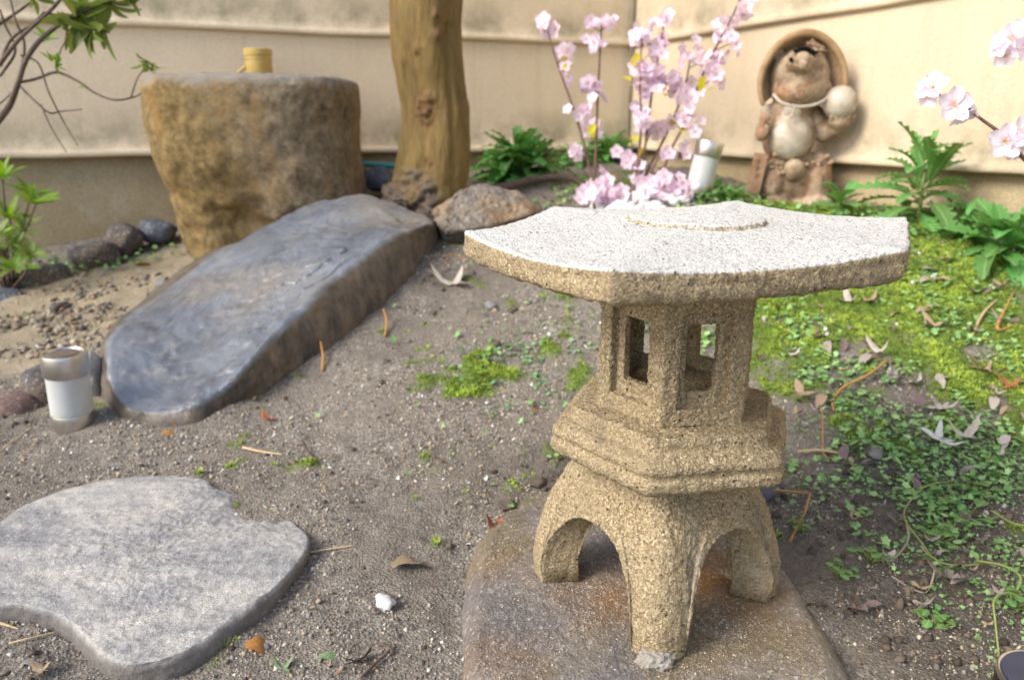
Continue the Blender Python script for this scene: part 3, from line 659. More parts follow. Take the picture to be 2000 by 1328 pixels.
me = pebble_mesh('mortar_patch', M_mortar, 21, 5, .22, 2.6, .07); me.transform(Matrix.Diagonal((.018, .014, .012, 1)))
q = atz(1282, 1283, .004); link('mortar_patch', me, lan, (q[0] - LC[0], q[1] - LC[1], .002))

# ------------------------------------------------------------------ STONE BASIN and ladle
def build_basin():
    N = 260; th = np.arange(N) * 2 * PI / N; p = 3.4
    sx = np.sign(np.cos(th)) * np.abs(np.cos(th)) ** (2 / p); sy = np.sign(np.sin(th)) * np.abs(np.sin(th)) ** (2 / p)
    Yc = 2.33; rows = []
    L = [(.02,-.965,-.53,.19),(.09,-.980,-.52,.205),(.15,-1.000,-.51,.215),(.22,-1.022,-.50,.23),(.30,-1.032,-.492,.245),(.40,-1.045,-.484,.262),(.50,-1.052,-.478,.275),(.57,-1.053,-.478,.28),(.595,-1.05,-.481,.278),(.610,-1.038,-.492,.268),(.616,-1.015,-.52,.245),(.615,-.98,-.56,.21),(.608,-.965,-.575,.19),(.57,-.955,-.585,.18),(.47,-.93,-.61,.15),(.44,-.78,-.77,.01)]
    z_ = np.array([l[0] for l in L]); D = crom(np.array([[l[0], l[1], l[2], l[3]] for l in L]), 110)
    V = [np.c_[(b + a) / 2 + (b - a) / 2 * sx, Yc + h * sy, np.full(N, z)] for z, a, b, h in D]
    me = mesh('stone_basin', np.vstack(V), grid_faces(len(V), N, True), M_basin)
    n = normals(me)
    if n[N*20:N*21][:, :2].dot(np.zeros(2)).sum() == 0 and (n[N*20:N*50, :2] * (verts(me)[N*20:N*50, :2] - np.array([-.8, Yc]))).sum() < 0: me.flip_normals()
    v = verts(me); d = (.020 * fbm(v, 4, 4, 6, .5)) * np.clip((.60 - v[:, 2]) / .12, .12, 1) + .003 * fbm(v, 40, 3, 12, .6)
    # hollow chip low in the front
    c = P(530, 455, 2.08); dd = np.sqrt(((v[:,0]-c[0]) / .15) ** 2 + ((v[:,2]-.16) / .13) ** 2)
    d = d - np.where(v[:, 1] < Yc, .045 * np.clip((1.2 - dd + .5 * fbm(v, 9, 3, 51)) * 1.6, 0, 1), 0)
    n = normals(me); v = v + n * d[:, None]; me.vertices.foreach_set('co', v.astype(np.float32).ravel()); me.update()
    o = link('stone_basin', me); at_base(o, (-.765, Yc, .08)); T(o, 'tall rough stone water basin with rusty olive sides before the wall', 'water basin')
    w = lathe('water', [(.001, 0), (.13, 0), (.15, -.001), (.15, -.01)], M_water, o, 48, loc=(0, 0, .50 - .08 + .08))
    w.location = (0, 0, .47); w.scale = (1.0, .95, 1); return o
build_basin()
q = P(509, 160, 2.40)
ld = empty('bamboo_ladle', (q[0], q[1], .612), (0, 0, 0), 'yellow bamboo dipper resting upright on the rim of the stone basin', 'ladle')
lathe('cup', [(.001,0),(.040,0),(.0415,.003),(.0415,.062),(.0415,.100),(.0405,.103),(.037,.103),(.0365,.01),(.001,.009)], M_bamboo, ld, 40)
lathe('rim_band', [(.0415,.082),(.0438,.083),(.0438,.101),(.042,.1035),(.0412,.1035)], M_bamboo, ld, 40)
lathe('node_ring', [(.0415,.070),(.0428,.0715),(.0428,.074),(.0415,.0755)], M_bamboo, ld, 40)
tube('handle', [np.array([-.036, -.01, .052]), np.array([-.10, -.03, .018]), np.array([-.30, -.09, .010])], .0055, M_bamboo, ld, 10)

# ------------------------------------------------------------------ TREE TRUNK
def build_tree():
    T0 = 2.17
    rows = [(440,832,872,-.02),(425,800,884,-.01),(405,775,893,0),(385,762,905,0),(360,768,912,0),(330,776,917,0),(290,783,919,0),(250,788,919,0),(210,789,917,0),(170,781,909,0),(120,772,903,0),(70,766,900,0),(20,764,902,0),(-60,764,906,0),(-200,770,915,0),(-420,800,930,0),(-700,850,960,0)]
    pts = []
    for py, a, b, _ in rows:
        qa, qb = aty(a, py, 2.2), aty(b, py, 2.2); pts.append([(qa[0]+qb[0])/2, 2.2, qa[2], (qb[0]-qa[0])/2])
    pts = [[pts[0][0], 2.2, .08, pts[0][3] + .03]] + pts
    D = crom(np.array(pts), 200); N = 160; th = np.arange(N) * 2 * PI / N; V = []; 
    for x0, y0, zz, r in D:
        fl = max(0, 1 - (zz - .2) / .12) if zz < .32 else 0
        rr = max(r, .075) * (1 + .05 * np.cos(2*th + .8) + .05 * np.cos(3 * th + 2 + zz * 3) + fl * (.10 + .35 * np.clip(np.cos(th - PI * .98), 0, 1) ** 4 + .25 * np.clip(np.cos(th + PI * .42), 0, 1) ** 6))
        V.append(np.c_[x0 + rr * np.cos(th), y0 + rr * np.sin(th), np.full(N, zz)])
    me = mesh('trunk', np.vstack(V), grid_faces(len(V), N, True), M_bark)
    n = normals(me); v = verts(me)
    if ((v[:, 1] - 2.2) * n[:, 1]).sum() < 0: me.flip_normals(); n = normals(me)
    knots = [(822,215,.034,.010),(832,232,.022,-.008),(835,195,.018,.006),(820,268,.012,-.010),(800,258,.014,.006),(838,320,.014,-.006),(797,338,.012,-.008),(855,67,.014,.007),(810,95,.012,.006),(815,110,.012,-.004),(850,30,.012,.005),(780,255,.012,.005)]
    kn = np.zeros(len(v)); d = .0045 * fbm(v * np.array([1, 1, .35]), 18, 4, 8) + .0016 * fbm(v * np.array([1, 1, .3]), 70, 3, 9)
    d = d - .006 * np.exp(-((np.arctan2(v[:,1]-2.2, v[:,0] + .22) + 1.0) / .10) ** 2) * (v[:, 2] < .75)
    for px, py, r, a in knots:
        c = aty(px, py, 2.105); dd = np.linalg.norm(v - c, axis=1) / r; e = np.exp(-dd ** 2 * 1.1); kn = np.maximum(kn, np.clip(e * 1.1 + .5 * e * fbm(v, 90, 3, 5), 0, 1) * min(1, r / .016))
        d = d + a * e + .008 * e * fbm(v, 80, 3, 33)
    rt = np.clip((.36 - v[:, 2] + .05 * fbm(v, 14, 3, 2) - .6 * np.clip(v[:, 0] + .24, 0, 1)) * 18, 0, 1) * np.clip((-.19 - v[:, 0]) * 25, 0, 1)
    d = d + rt * .016 * fbm(v * np.array([1, 1, 1.8]), 30, 4, 61, .65)
    v = v + n * d[:, None]; me.vertices.foreach_set('co', v.astype(np.float32).ravel())
    for nm, w in (('knot', kn), ('root', rt)):
        a = me.attributes.new(nm, 'FLOAT', 'POINT'); a.data.foreach_set('value', w.astype(np.float32))
    me.update(); t = empty('tree', (-.24, 2.2, .2), (0, 0, 0), 'tree with a bent smooth olive-brown trunk growing beside the wall', 'tree')
    o = link('trunk', me, t); o.data.transform(Matrix.Translation((.24, -2.2, -.2)))
    me = tube('root', [P(900,378,2.22)-np.array([-.24,2.2,.2]), P(985,366,2.25)-np.array([-.24,2.2,.2])-np.array([0,0,.0]), P(1040,352,2.3)-np.array([-.24,2.2,.2]), P(1110,347,2.3)-np.array([-.24,2.2,.2]), P(1160,356,2.25)-np.array([-.24,2.2,.23])], [.02,.014,.012,.010,.006], M_twig, t, 10)
build_tree()

# teal hose along the wall foot
pts = [P(560,300,2.62), P(640,312,2.62), P(700,320,2.62), P(760,324,2.60), P(830,334,2.62), P(900,352,2.7)]
T(tube('garden_hose', pts, .0095, M_hose, None, 12, 40), 'teal garden hose lying between the stone basin and the tree', 'hose')

# ------------------------------------------------------------------ SOLAR LIGHTS
def solar(loc, rot, label, cap_mat=M_solar2, ps=1.15):
    t = empty('solar_light', loc, rot, label, 'solar light', 'steel solar garden lights')
    r = .034
    lathe('base_ring', [(.001,.0),(r*.97,.0),(r,.002),(r,.026),(r*.985,.0275),(.001,.0275)], M_steel, t, 48)
    lathe('diffuser', [(.001,.0276),(r*.955,.0278),(r*.955,.094),(.001,.0942)], M_frost, t, 48)
    lathe('cap', [(.001,.0944),(r*1.0,.0945),(r*1.03,.0965),(r*1.03,.128),(r*1.0,.1315),(r*.86,.1325),(r*.82,.1305),(.001,.1303)], M_steel if ps < 1.2 else M_blackp, t, 48)
    if ps > 1.2: lathe('rim_ring', [(r*1.035,.1285),(r*1.045,.130),(r*1.035,.1315),(r*1.02,.1318),(r*1.0,.1330),(r*.97,.1325)], M_steel, t, 48)
    if ps > 1.2: lathe('solar_panel', [(.001,.1325),(.0318,.1335),(.0322,.1328),(.001,.1320)], M_solarb, t, 48); lathe('stake', [(.001,-.12),(.009,.0),(.001,.001)], M_blackp, t, 12); return t
    bm = bmesh.new(); a = .0195
    vs = [bm.verts.new((a * math.cos(PI/8 + k * PI/4), a * math.sin(PI/8 + k * PI/4), z)) for z in (.1306, .1318) for k in range(8)]
    for k in range(8): bm.faces.new((vs[k], vs[(k+1) % 8], vs[8 + (k+1) % 8], vs[8 + k]))
    bm.faces.new(vs[8:]); me = bpy.data.meshes.new('solar_panel'); bm.to_mesh(me); bm.free(); me.materials.append(cap_mat); link('solar_panel', me, t, (0, 0, .0012 if ps > 1.2 else 0), None, (ps, ps, 1))
    lathe('stake', [(.001,-.12),(.004,-.10),(.008,-.03),(.009,.0),(.001,.001)], M_blackp, t, 12)
    return t
q = P(146, 832, 1.252); solar((q[0], q[1], q[2]), (R(0), R(2), 0), 'steel and frosted solar light standing left of the blue boulder')
q = P(1362, 378, 1.90); solar((q[0], q[1], q[2]), (R(0), R(10.5), 0), 'steel and frosted solar light between pink blossoms and the statue')
q = P(2008, 1328, .60); solar((q[0] + .012, q[1] - .004, q[2] - .128), (0, 0, 0), 'dark topped solar light cut off at the lower right corner', M_solar, 1.62)

# ------------------------------------------------------------------ TANUKI STATUE
ST = 2.10; SO = P(1540, 398, ST)
def tp(px, py, dy=0.): q = aty(px, py, SO[1]) - SO; return np.array([q[0], dy, q[2]])
stt = empty('statue', (SO[0], SO[1], SO[2]), (0, 0, 0), 'weathered clay raccoon dog statue with a straw hat standing by the wall', 'statue')
def blobs(name, L, mat, vox=.0035, sm=4, parent=None, nz=.003):
    bm = bmesh.new()
    for c, r in L:
        ret = bmesh.ops.create_icosphere(bm, subdivisions=4, radius=1)
        bmesh.ops.scale(bm, vec=r if hasattr(r, '__len__') else (r, r, r), verts=ret['verts']); bmesh.ops.translate(bm, vec=[float(a) for a in c], verts=ret['verts'])
    me = bpy.data.meshes.new(name); bm.to_mesh(me); bm.free(); o = link(name, me)
    m = o.modifiers.new('r', 'REMESH'); m.mode = 'VOXEL'; m.voxel_size = vox
    m = o.modifiers.new('s', 'SMOOTH'); m.iterations = sm; m.factor = .6
    me = evaluated(o); o.modifiers.clear(); o.data = me; me.materials.clear(); me.materials.append(mat)
    me.polygons.foreach_set('use_smooth', [True] * len(me.polygons)); displace(me, lambda v, n: nz * fbm(v, 22, 3, 4)); o.parent = parent or stt; return o
def chain(a, b, r0, r1, n=8): return [(a + (b - a) * k / (n - 1), r0 + (r1 - r0) * k / (n - 1)) for k in range(n)]
B = [(tp(1545,350), (.080,.065,.080)), (tp(1540,265), (.072,.062,.085)), (tp(1545,215), (.062,.052,.04)),
     (tp(1559,152,-.01), (.078,.066,.080)), (tp(1558,178,-.02), (.080,.062,.050)), (tp(1548,128,-.065), (.038,.035,.026)),
     (tp(1585,350,-.02), (.045,.055,.075)), (tp(1500,355,-.02), (.035,.05,.06)), (tp(1505,392,-.05), (.035,.045,.020)), (tp(1580,392,-.05), (.040,.045,.020)), (tp(1545,400,0), (.085,.07,.03)),
     (tp(1517,103,-.005), (.016,.014,.022)), (tp(1601,106,-.005), (.016,.014,.024)), (tp(1535,330,-.06), (.03,.03,.03))]
B += chain(tp(1590,225), tp(1605,262,-.02), .026, .024) + chain(tp(1605,262,-.02), tp(1622,245,-.05), .024, .022)
B += [(tp(1622,240,-.055), (.032,.028,.020))]
for k in range(5): B += chain(tp(1603 + k * 9, 240, -.068), tp(1601 + k * 10.5, 228, -.076 - .002 * k), .0068, .0055, 4)
B += chain(tp(1503,220), tp(1487,250,-.03), .024, .020) + chain(tp(1487,250,-.03), tp(1478,250,-.05), .019, .018)
for k in range(4): B += chain(tp(1472, 243 + k * 5, -.055), tp(1482, 243 + k * 5, -.072), .005, .0045, 3)
blobs('body', B, M_clay, .0032, 5)
blobs('belly', [(tp(1533,270,-.040), (.058,.046,.060)), (tp(1537,222,-.035), (.03,.022,.03))], M_belly, .003, 4, nz=.001)
blobs('snout', [(tp(1543,120,-.088), (.020,.026,.018)), (tp(1539,134,-.110), (.012,.012,.013))], M_clay, .0025, 3, nz=.001)
for px, w_ in ((1522, 1.), (1557, 1.)):
    me = pebble_mesh('eye', M_black, 4, 3, .02); me.transform(Matrix.Diagonal((.0065, .0045, .0065, 1))); q = tp(px, 122, -.089 if px < 1540 else -.084); link('eye', me, stt, q)
me = pebble_mesh('broken_hole_shade', M_black, 12, 4, .55, 2.4, .1); me.transform(Matrix.Diagonal((.026, .016, .0105, 1))); link('broken_hole_shade', me, stt, tp(1556, 108, -.058), (R(35), R(6), 0))  # solid black lump, painting the shade inside the broken head
me = pebble_mesh('broken_edge', M_clay, 13, 4, .5, 2.4, .1); me.transform(Matrix.Diagonal((.028, .014, .010, 1))); link('broken_edge', me, stt, tp(1585, 95, -.035), (R(35), R(20), 0))
blobs('flask', [(tp(1623,202,-.058), (.044,.042,.044))], M_belly, .003, 2, nz=.0008)
# hat: a shallow shell behind the head
def hat():
    N = 72; th = np.linspace(-.62, PI + .55, N); c = tp(1556, 160, .030); V = []
    for sgn, R0 in ((1, .118), (-1, .111)):
        ks = np.linspace(0, 1, 24) if sgn == 1 else np.linspace(1, 0, 24)
        for k in ks:
            a = k * R(78); r = R0 * math.sin(a) / math.sin(R(78)); dpt = .070 * (1 - k ** 2) + (0 if sgn == 1 else -.006)
            V.append(np.c_[c[0] + r * np.cos(th) * (.99 - .08 * np.sin(th)), c[1] - .075 + dpt + .012 * np.sin(th), c[2] + r * np.sin(th) * 1.03])
    V.append(V[0]); me = mesh('hat', np.vstack(V), grid_faces(len(V), N, False), M_hat); displace(me, lambda v, n: .002 * fbm(v, 25, 3, 8)); link('hat', me, stt)
    L = [np.array([c[0] + .115 * math.cos(a) * (.99 - .08 * math.sin(a)), c[1] - .075 + .012 * math.sin(a), c[2] + .120 * math.sin(a)]) for a in np.linspace(-.62, PI + .55, 40)]
    tube('hat_rim', L, [.006,.010,.011,.010,.006], M_hatrim, stt, 10, 120)
hat()
tube('chin_cord', [tp(1497,186,-.055), tp(1510,203,-.075), tp(1540,210,-.088), tp(1575,204,-.080), tp(1603,188,-.060), tp(1612,175,-.03)], .0045, M_belly, stt, 8)
tube('cord', [tp(1530,208,-.088), tp(1527,222,-.085), tp(1522,232,-.083)], .004, M_belly, stt, 8, 12)
blobs('gourd', [(tp(1474,262,-.06), (.016,.015,.018)), (tp(1476,240,-.06), (.010,.010,.02)), (tp(1484,231,-.06), (.012,.010,.008))], M_clayd, .0025, 3, nz=.001)
bm = bmesh.new(); bmesh.ops.create_cube(bm, size=1); bmesh.ops.scale(bm, vec=(.036, .018, .105), verts=bm.verts); bmesh.ops.bevel(bm, geom=bm.edges[:], offset=.003, segments=2)
me = bpy.data.meshes.new('account_book'); bm.to_mesh(me); bm.free(); me.materials.append(M_clayd); link('account_book', me, stt, tp(1466, 335, -.055), (0, R(8), R(-12)))
for k, (a, b_) in enumerate(((1464, 312), (1463, 325), (1462, 338))):
    L = [tp(a - 5, b_ - 4, -.066), tp(a + 5, b_, -.066), tp(a - 4, b_ + 4, -.066)]; tube('mark', L, .0013, M_hat, stt, 5, 8)
for k in range(26):
    me = pebble_mesh('crumb', M_hat, k, 2, .2); me.transform(Matrix.Scale(RS.uniform(.004, .008), 4)); link('crusty_patch', me, stt, tp(RS.choice([1505, 1560, 1585]) + RS.normal() * 12, 318 + RS.normal() * 10, -.068 + RS.rand() * .01))

# ------------------------------------------------------------------ LEAVES and PLANTS
def leaf_mesh(name, L, Wd, mat, seg=8, fold=.25, curl=.3, serr=0., prof=None, seed=0, wave=0.):
    rs = np.random.RandomState(seed); V = []; Fc = []
    for i in range(seg + 1):
        t = i / seg; w = Wd * (prof(t) if prof else math.sin(PI * min(1, t * .92 + .04)) ** .8) / 2
        if serr: w *= 1 + (serr if i % 2 else -serr)
        a = curl * t; yy = L * (math.sin(a) / curl if curl else t); zz = -L * (1 - math.cos(a)) / (curl if curl else 1)
        wv = wave * rs.normal() * Wd
        V += [(-w, yy + (w * .35 if serr and i % 2 else 0), zz + fold * w + wv), (0, yy, zz), (w, yy + (w * .35 if serr and i % 2 else 0), zz + fold * w - wv)]
    for i in range(seg):
        a = i * 3; Fc += [(a, a+1, a+4, a+3), (a+1, a+2, a+5, a+4)]
    return mesh(name, V, Fc, mat)
def place_leaf(me, parent, base, az, el, scale=1., roll=0., name='leaf'):
    o = link(name, me, parent, base, None, scale)
    m = Matrix.Rotation(az, 4, 'Z') @ Matrix.Rotation(el, 4, 'X') @ Matrix.Rotation(roll, 4, 'Y'); o.rotation_euler = m.to_euler(); return o
def rosette(px, py, label, nleaf, L, Wd, mat, el=(0, 75), serr=.12, h=.02, seed=0, group=None, cat='plant', name='leafy_plant', curl=.9, stem=False, base=None, prof=None):
    rs = np.random.RandomState(seed); q = base if base is not None else G(px, py)
    t = empty(name, tuple(q), (0, 0, 0), label, cat, group)
    ms = [leaf_mesh('leaf', L, Wd, mat, 16, .3, c, serr, prof, seed + i, .03) for i, c in enumerate((curl * .6, curl, curl * 1.5))]
    for k in range(nleaf):
        f = k / nleaf; e = R(el[0] + (el[1] - el[0]) * f + rs.normal() * 7); az = k * 2.4 + rs.normal() * .2
        zz = h * f * (1 if not stem else 4)
        place_leaf(ms[k % 3], t, (0.008 * rs.normal(), .008 * rs.normal(), .004 + zz), az, e, rs.uniform(.7, 1.1) * (1 - .25 * f), rs.normal() * .25)
    if stem: tube('stem', [np.array([0, 0, -.01]), np.array([.002, 0, h * 2]), np.array([0, .003, h * 4])], [.005, .004, .002], M_vine, t, 7, 8)
    return t
blade = lambda t: (math.sin(PI * min(1, .05 + .9 * t ** 1.3)) ** .7) * (.35 + .65 * min(1, t * 1.6))
GW = 'leafy weeds along the foot of the walls'
rosette(1015, 352, 'big dark green leafy clump between the tree and the blossoms', 110, .20, .050, M_lf, (10, 82), .16, .04, 1, GW, prof=blade, curl=1.1)
rosette(1190, 318, 'mid-sized leafy plant in the wall corner behind the blossoms', 44, .17, .046, M_lf, (8, 75), .14, .02, 2, GW, prof=blade)
rosette(1125, 325, 'small leafy plant just right of the big clump', 24, .13, .04, M_lf, (8, 70), .14, .02, 32, GW, prof=blade)
rosette(1330, 325, 'low leafy weed behind the right-hand blossom stems', 18, .06, .025, M_lf, (10, 70), .1, .01, 3, GW)
rosette(1790, 438, 'tall thistle-like plant with toothed leaves right of the statue', 46, .165, .042, M_lf2, (-20, 78), .3, .030, 4, GW, curl=.9, stem=True, prof=blade)
rosette(1640, 420, 'bright broad-leaved weed at the right foot of the statue', 12, .075, .036, M_lf2, (5, 65), .06, .012, 5, GW, curl=.7, stem=True)
rosette(1425, 395, 'low green weed between the solar light and the statue', 20, .06, .028, M_lf2, (10, 70), .08, .012, 6, GW)
rosette(1400, 375, 'small weed hugging the base of the back solar light', 12, .045, .022, M_lf, (10, 70), .08, .012, 16, GW)
rosette(1960, 505, 'dark leafy plant by the wall at the right edge of the photo', 50, .15, .045, M_lf, (0, 70), .18, .03, 7, GW, curl=1.0, prof=blade)
rosette(1880, 455, 'narrow-leaved plant between the thistle and the right edge clump', 16, .085, .026, M_lf, (5, 75), .15, .02, 8, GW, curl=1.0, prof=blade)
# azalea shrub at the left edge
def whorl(parent, c, dirn, n, L, mats, rs, spread=(15, 70)):
    d = Vector(dirn).normalized(); qt = d.to_track_quat('Z', 'Y').to_matrix().to_4x4()
    for k in range(n):
        az = k * 2.4 + rs.normal() * .15; el = R(rs.uniform(*spread)); me = mats[rs.randint(len(mats))]
        m = qt @ Matrix.Rotation(az, 4, 'Z') @ Matrix.Rotation(el, 4, 'X'); o = link('leaf', me, parent, c, m.to_euler(), L * rs.uniform(.7, 1.15))
azl = [leaf_mesh('leaf', 1, .30, M_az, 8, .25, c, 0, None, 3 + i) for i, c in enumerate((.3, .7, 1.1))]
azy = [leaf_mesh('leaf', 1, .27, M_azy, 8, .35, c, 0, None, 9 + i) for i, c in enumerate((.2, .5))]
def azalea_shrub():
    rs = np.random.RandomState(5); b0 = G(15, 565); t = empty('azalea_shrub', tuple(b0), (0,0,0), 'young azalea shrub with lime green tips at the left edge', 'shrub')
    TT = b0[1] / ray(15, 565)[1] 
    tips = [(20,430,1),(5,350,1),(60,385,1),(70,400,1),(35,480,0),(60,500,0),(10,505,0),(-30,430,1),(-25,500,0),(30,525,0),(5,545,0),(-60,380,1),(45,450,0),(-10,470,0)]
    for px, py, yo in tips:
        dt = rs.normal() * .04; q = P(px, py, TT - .05 + dt) - b0; mid = q * .5 + rs.normal(size=3) * .01
        tube('branch', [np.array([0, 0, -.01]), mid, q], [.005, .0035, .002], M_twig, t, 6, 8)
        whorl(t, tuple(q), (q[0] * .3, q[1] * .3 - .02, .1), 13, .066 if yo else .058, azy if yo else azl + azy[:1], rs)
    return t
azalea_shrub()
def azalea_branch():
    rs = np.random.RandomState(15); TB = 1.62; b0 = P(-140, 420, TB)
    b0 = P(-60, 300, TB); t = empty('azalea_bush', (b0[0], b0[1], g1(b0[0], b0[1])), (0,0,0), 'bare dark azalea twigs with a few leaf tufts at the top left', 'shrub')
    O = np.array([b0[0], b0[1], g1(b0[0], b0[1])]); 
    def pl(L): return [P(px, py, TB + (dt[0] if dt else 0)) - O for px, py, *dt in L]
    BR = [([(-160,700),(-120,500),(-40,290),(0,232),(20,205),(35,165),(55,110),(100,60),(180,15),(290,-30)], (.011,.008,.006,.005,.004)),
          ([(0,232),(18,200),(35,162),(48,90),(30,40),(18,-10)], (.004,.003,.0025)),
          ([(35,162),(70,155),(110,142),(150,158),(185,182),(225,196),(262,190),(275,183)], (.0035,.003,.0025,.0015)),
          ([(0,125),(40,75),(100,20),(130,-15)], (.005,.004,.003)), ([(-20,60),(40,20),(90,-20)], (.004,.003,.003)),
          ([(35,165),(60,190),(95,220),(120,218),(160,214)], (.0025,.002,.0012)), ([(80,205),(100,250),(130,298)], (.002,.0015,.001)),
          ([(40,108),(75,125),(95,180),(125,240),(152,285)], (.0025,.002,.001)), ([(110,142),(118,100),(135,72)], (.002,.0015,.001)),
          ([(256,190),(268,155),(285,130)], (.002,.0015,.001)), ([(0,130),(20,80),(60,50),(85,25)], (.004,.003,.002)),
          ([(85,25),(150,40),(190,60),(215,65)], (.003,.002,.0015)), ([(0,150),(30,100),(10,50),(0,20)], (.003,.0025,.002)), ([(100,60),(140,30),(180,-10)], (.003,.002,.002)), ([(-10,210),(15,190),(20,180)], (.002,.0015,.001))]
    for L, r in BR:
        L = [(*q[:2], .02 * rs.normal()) for q in L]; L[0] = (*L[0][:2], 0.); tube('branch', pl(L), r, M_twig, t, 7, 30)
    for px, py, n, L, yo in [(155,5,9,.075,1),(150,35,10,.075,0),(180,55,10,.07,0),(205,60,9,.065,0),(215,5,9,.075,0),(130,60,6,.055,0),(92,80,8,.035,1),(100,120,6,.03,1),(108,130,6,.028,1),(286,118,10,.038,0),(302,140,5,.03,0),(165,172,4,.018,1),(235,-10,8,.07,0),(60,-10,7,.06,0)]:
        whorl(t, tuple(P(px, py, TB) - O), (rs.normal() * .5 + .5, -.3, rs.normal() * .6), n, L, azy if yo else azl, rs, (5, 75))
azalea_branch()

# ------------------------------------------------------------------ PINK BLOSSOM BRANCHES
def blossom_mesh(seed, big=False):
    rs = np.random.RandomState(seed); V = []; Fc = []; Cc = []; Rr = 1.
    for k in range(5):
        a0 = k * 2 * PI / 5 + rs.normal() * .06; tilt = rs.uniform(.15, .55); off = len(V); nr, nc = 5, 5
        for i in range(nr):
            t = i / (nr - 1)
            for j in range(nc):
                s = j / (nc - 1) * 2 - 1; w = .42 * math.sin(PI * min(.93, .12 + .75 * t)) ** .8
                r = .08 + .92 * t * (1 - (.10 * (abs(s) < .3) if i == nr - 1 else 0) - .12 * s * s * t)
                xx, yy = s * w, r; zz = tilt * r * .55 + .10 * s * s + .04 * rs.normal() * t
                V.append((xx * math.cos(a0) - yy * math.sin(a0), xx * math.sin(a0) + yy * math.cos(a0), zz))
                e = t ** 2.2; e2 = min(1, max(0, e * .45 + .5 * rs.rand() * e)); inner = max(0, 1 - t * 4)
                c = np.array((.95, .88, .94)) * (1 - e2) + np.array((.92, .58, .79)) * e2
                if big: c = np.array((.92, .86, .92)) * (1 - e2 * .4) + np.array((.86, .50, .72)) * e2 * .4
                Cc.append(c * (1 - inner) + np.array((.9, .62, .66)) * inner)
        for i in range(nr - 1):
            for j in range(nc - 1): a = off + i * nc + j; Fc.append((a, a + 1, a + nc + 1, a + nc))
    for k in range(9):                       # stamens
        a = rs.rand() * 6.28; r = rs.uniform(.05, .22); off = len(V); d = .022; h = rs.uniform(.2, .34)
        for u, v_ in ((-d, 0), (d, 0), (0, d)): V.append((u, v_, .02)); Cc.append((.85, .75, .3))
        V.append((r * math.cos(a), r * math.sin(a), h)); Cc.append((.9, .62, .08))
        V.append((r * math.cos(a) + .045, r * math.sin(a), h)); Cc.append((.9, .62, .08)); V.append((r * math.cos(a), r * math.sin(a) + .045, h + .03)); Cc.append((.9, .62, .08))
        Fc += [(off, off+1, off+3), (off+1, off+2, off+3), (off+2, off, off+3), (off+3, off+4, off+5)]
    return mesh('blossom', V, Fc, M_petal, True, None, Cc)
BM = [blossom_mesh(i) for i in range(5)]; BMb = [blossom_mesh(i + 30, True) for i in range(4)]
yl = leaf_mesh('leaf', .04, .024, M_yel, 8, .3, .5)
STEMS = [([(1160,404),(1152,335),(1135,262),(1112,190),(1090,130),(1070,62)], 1.96, 'leftmost blossom branch, leaning left with one yellow leaf pair'),
         ([(1163,404),(1163,320),(1167,200),(1172,100),(1175,50)], 2.02, 'upright blossom branch, second from the left'),
         ([(1232,402),(1243,340),(1252,250),(1250,160),(1254,70)], 2.00, 'dense upright blossom branch in the middle of the group'),
         ([(1236,402),(1252,340),(1262,270),(1275,170),(1288,100),(1298,38)], 2.05, 'blossom branch whose top flower stands just right of the wall corner'),
         ([(1240,402),(1262,340),(1300,265),(1335,180),(1350,105)], 2.08, 'blossom branch bending right behind the centre of the group'),
         ([(1280,402),(1292,345),(1312,290),(1340,235),(1366,160),(1400,90),(1432,30),(1450,-15)], 1.94, 'tallest blossom branch, reaching the top of the photo at the right'),
         ([(1255,402),(1268,345),(1280,320),(1288,300)], 1.92, 'short blossom sprig low in front of the solar light')]
CL = [(1068,55,1),(1105,105,1),(1098,150,.8),(1155,52,.8),(1187,50,.8),(1155,80,.8),(1170,92,.7),(1148,172,1),(1160,185,.7),(1140,205,.9),(1128,215,.7),(1152,242,.9),(1128,300,.8),
 (1298,35,1),(1248,65,1),(1262,60,.9),(1282,85,1),(1268,105,.9),(1250,130,1),(1262,142,1),(1275,155,1),(1290,150,.9),(1308,152,.9),(1255,165,.9),(1268,185,.9),(1258,210,.8),(1252,235,1),(1265,250,1),(1275,258,.9),(1225,308,1),(1232,318,.9),(1262,335,.8),(1275,345,.8),
 (1350,102,.9),(1362,125,1),(1382,128,1),(1398,112,.9),(1392,155,.9),(1320,178,.9),(1338,172,.9),(1345,200,1),(1358,190,.8),(1318,235,1),(1350,232,.9),(1360,245,.7),(1302,302,.8),(1322,298,.8),(1420,50,.9),(1415,70,.9),(1430,85,.6),(1447,5,1)]
LOW = [(1150,362),(1162,378),(1180,368),(1200,372),(1215,385),(1175,392),(1150,388),(1232,392),(1262,378),(1250,352),(1290,360),(1300,385),(1320,372),(1335,380),(1318,392),(1345,395),(1272,395),(1205,395),(1188,355),(1335,365)]
YL = [(1100,120),(1100,140),(1160,270),(1150,262),(1245,278),(1232,285),(1250,310),(1375,185),(1370,178),(1232,158),(1235,130),(1300,188),(1312,245),(1290,355),(1298,375),(1180,352),(1250,372),(1165,398),(1330,258)]
GB = 'artificial pink cherry blossom branches stuck in the white pebbles'
roots = []
for L, tt, lab in STEMS:
    w3 = crom([P(px, py, tt) for px, py in L], 60); b0 = w3[0]
    t = empty('blossom_branch', tuple(b0), (0, 0, 0), lab, 'blossom branch', GB); pp = [p - b0 for p in w3[::6]] + [w3[-1] - b0]
    pp = [np.array([0, 0, -.05])] + pp; tube('stem', pp, [.0042, .0035, .002], M_stem, t, 8, 50); roots.append((t, b0, w3, tt, crom(L, 60)))
rsb = np.random.RandomState(3)
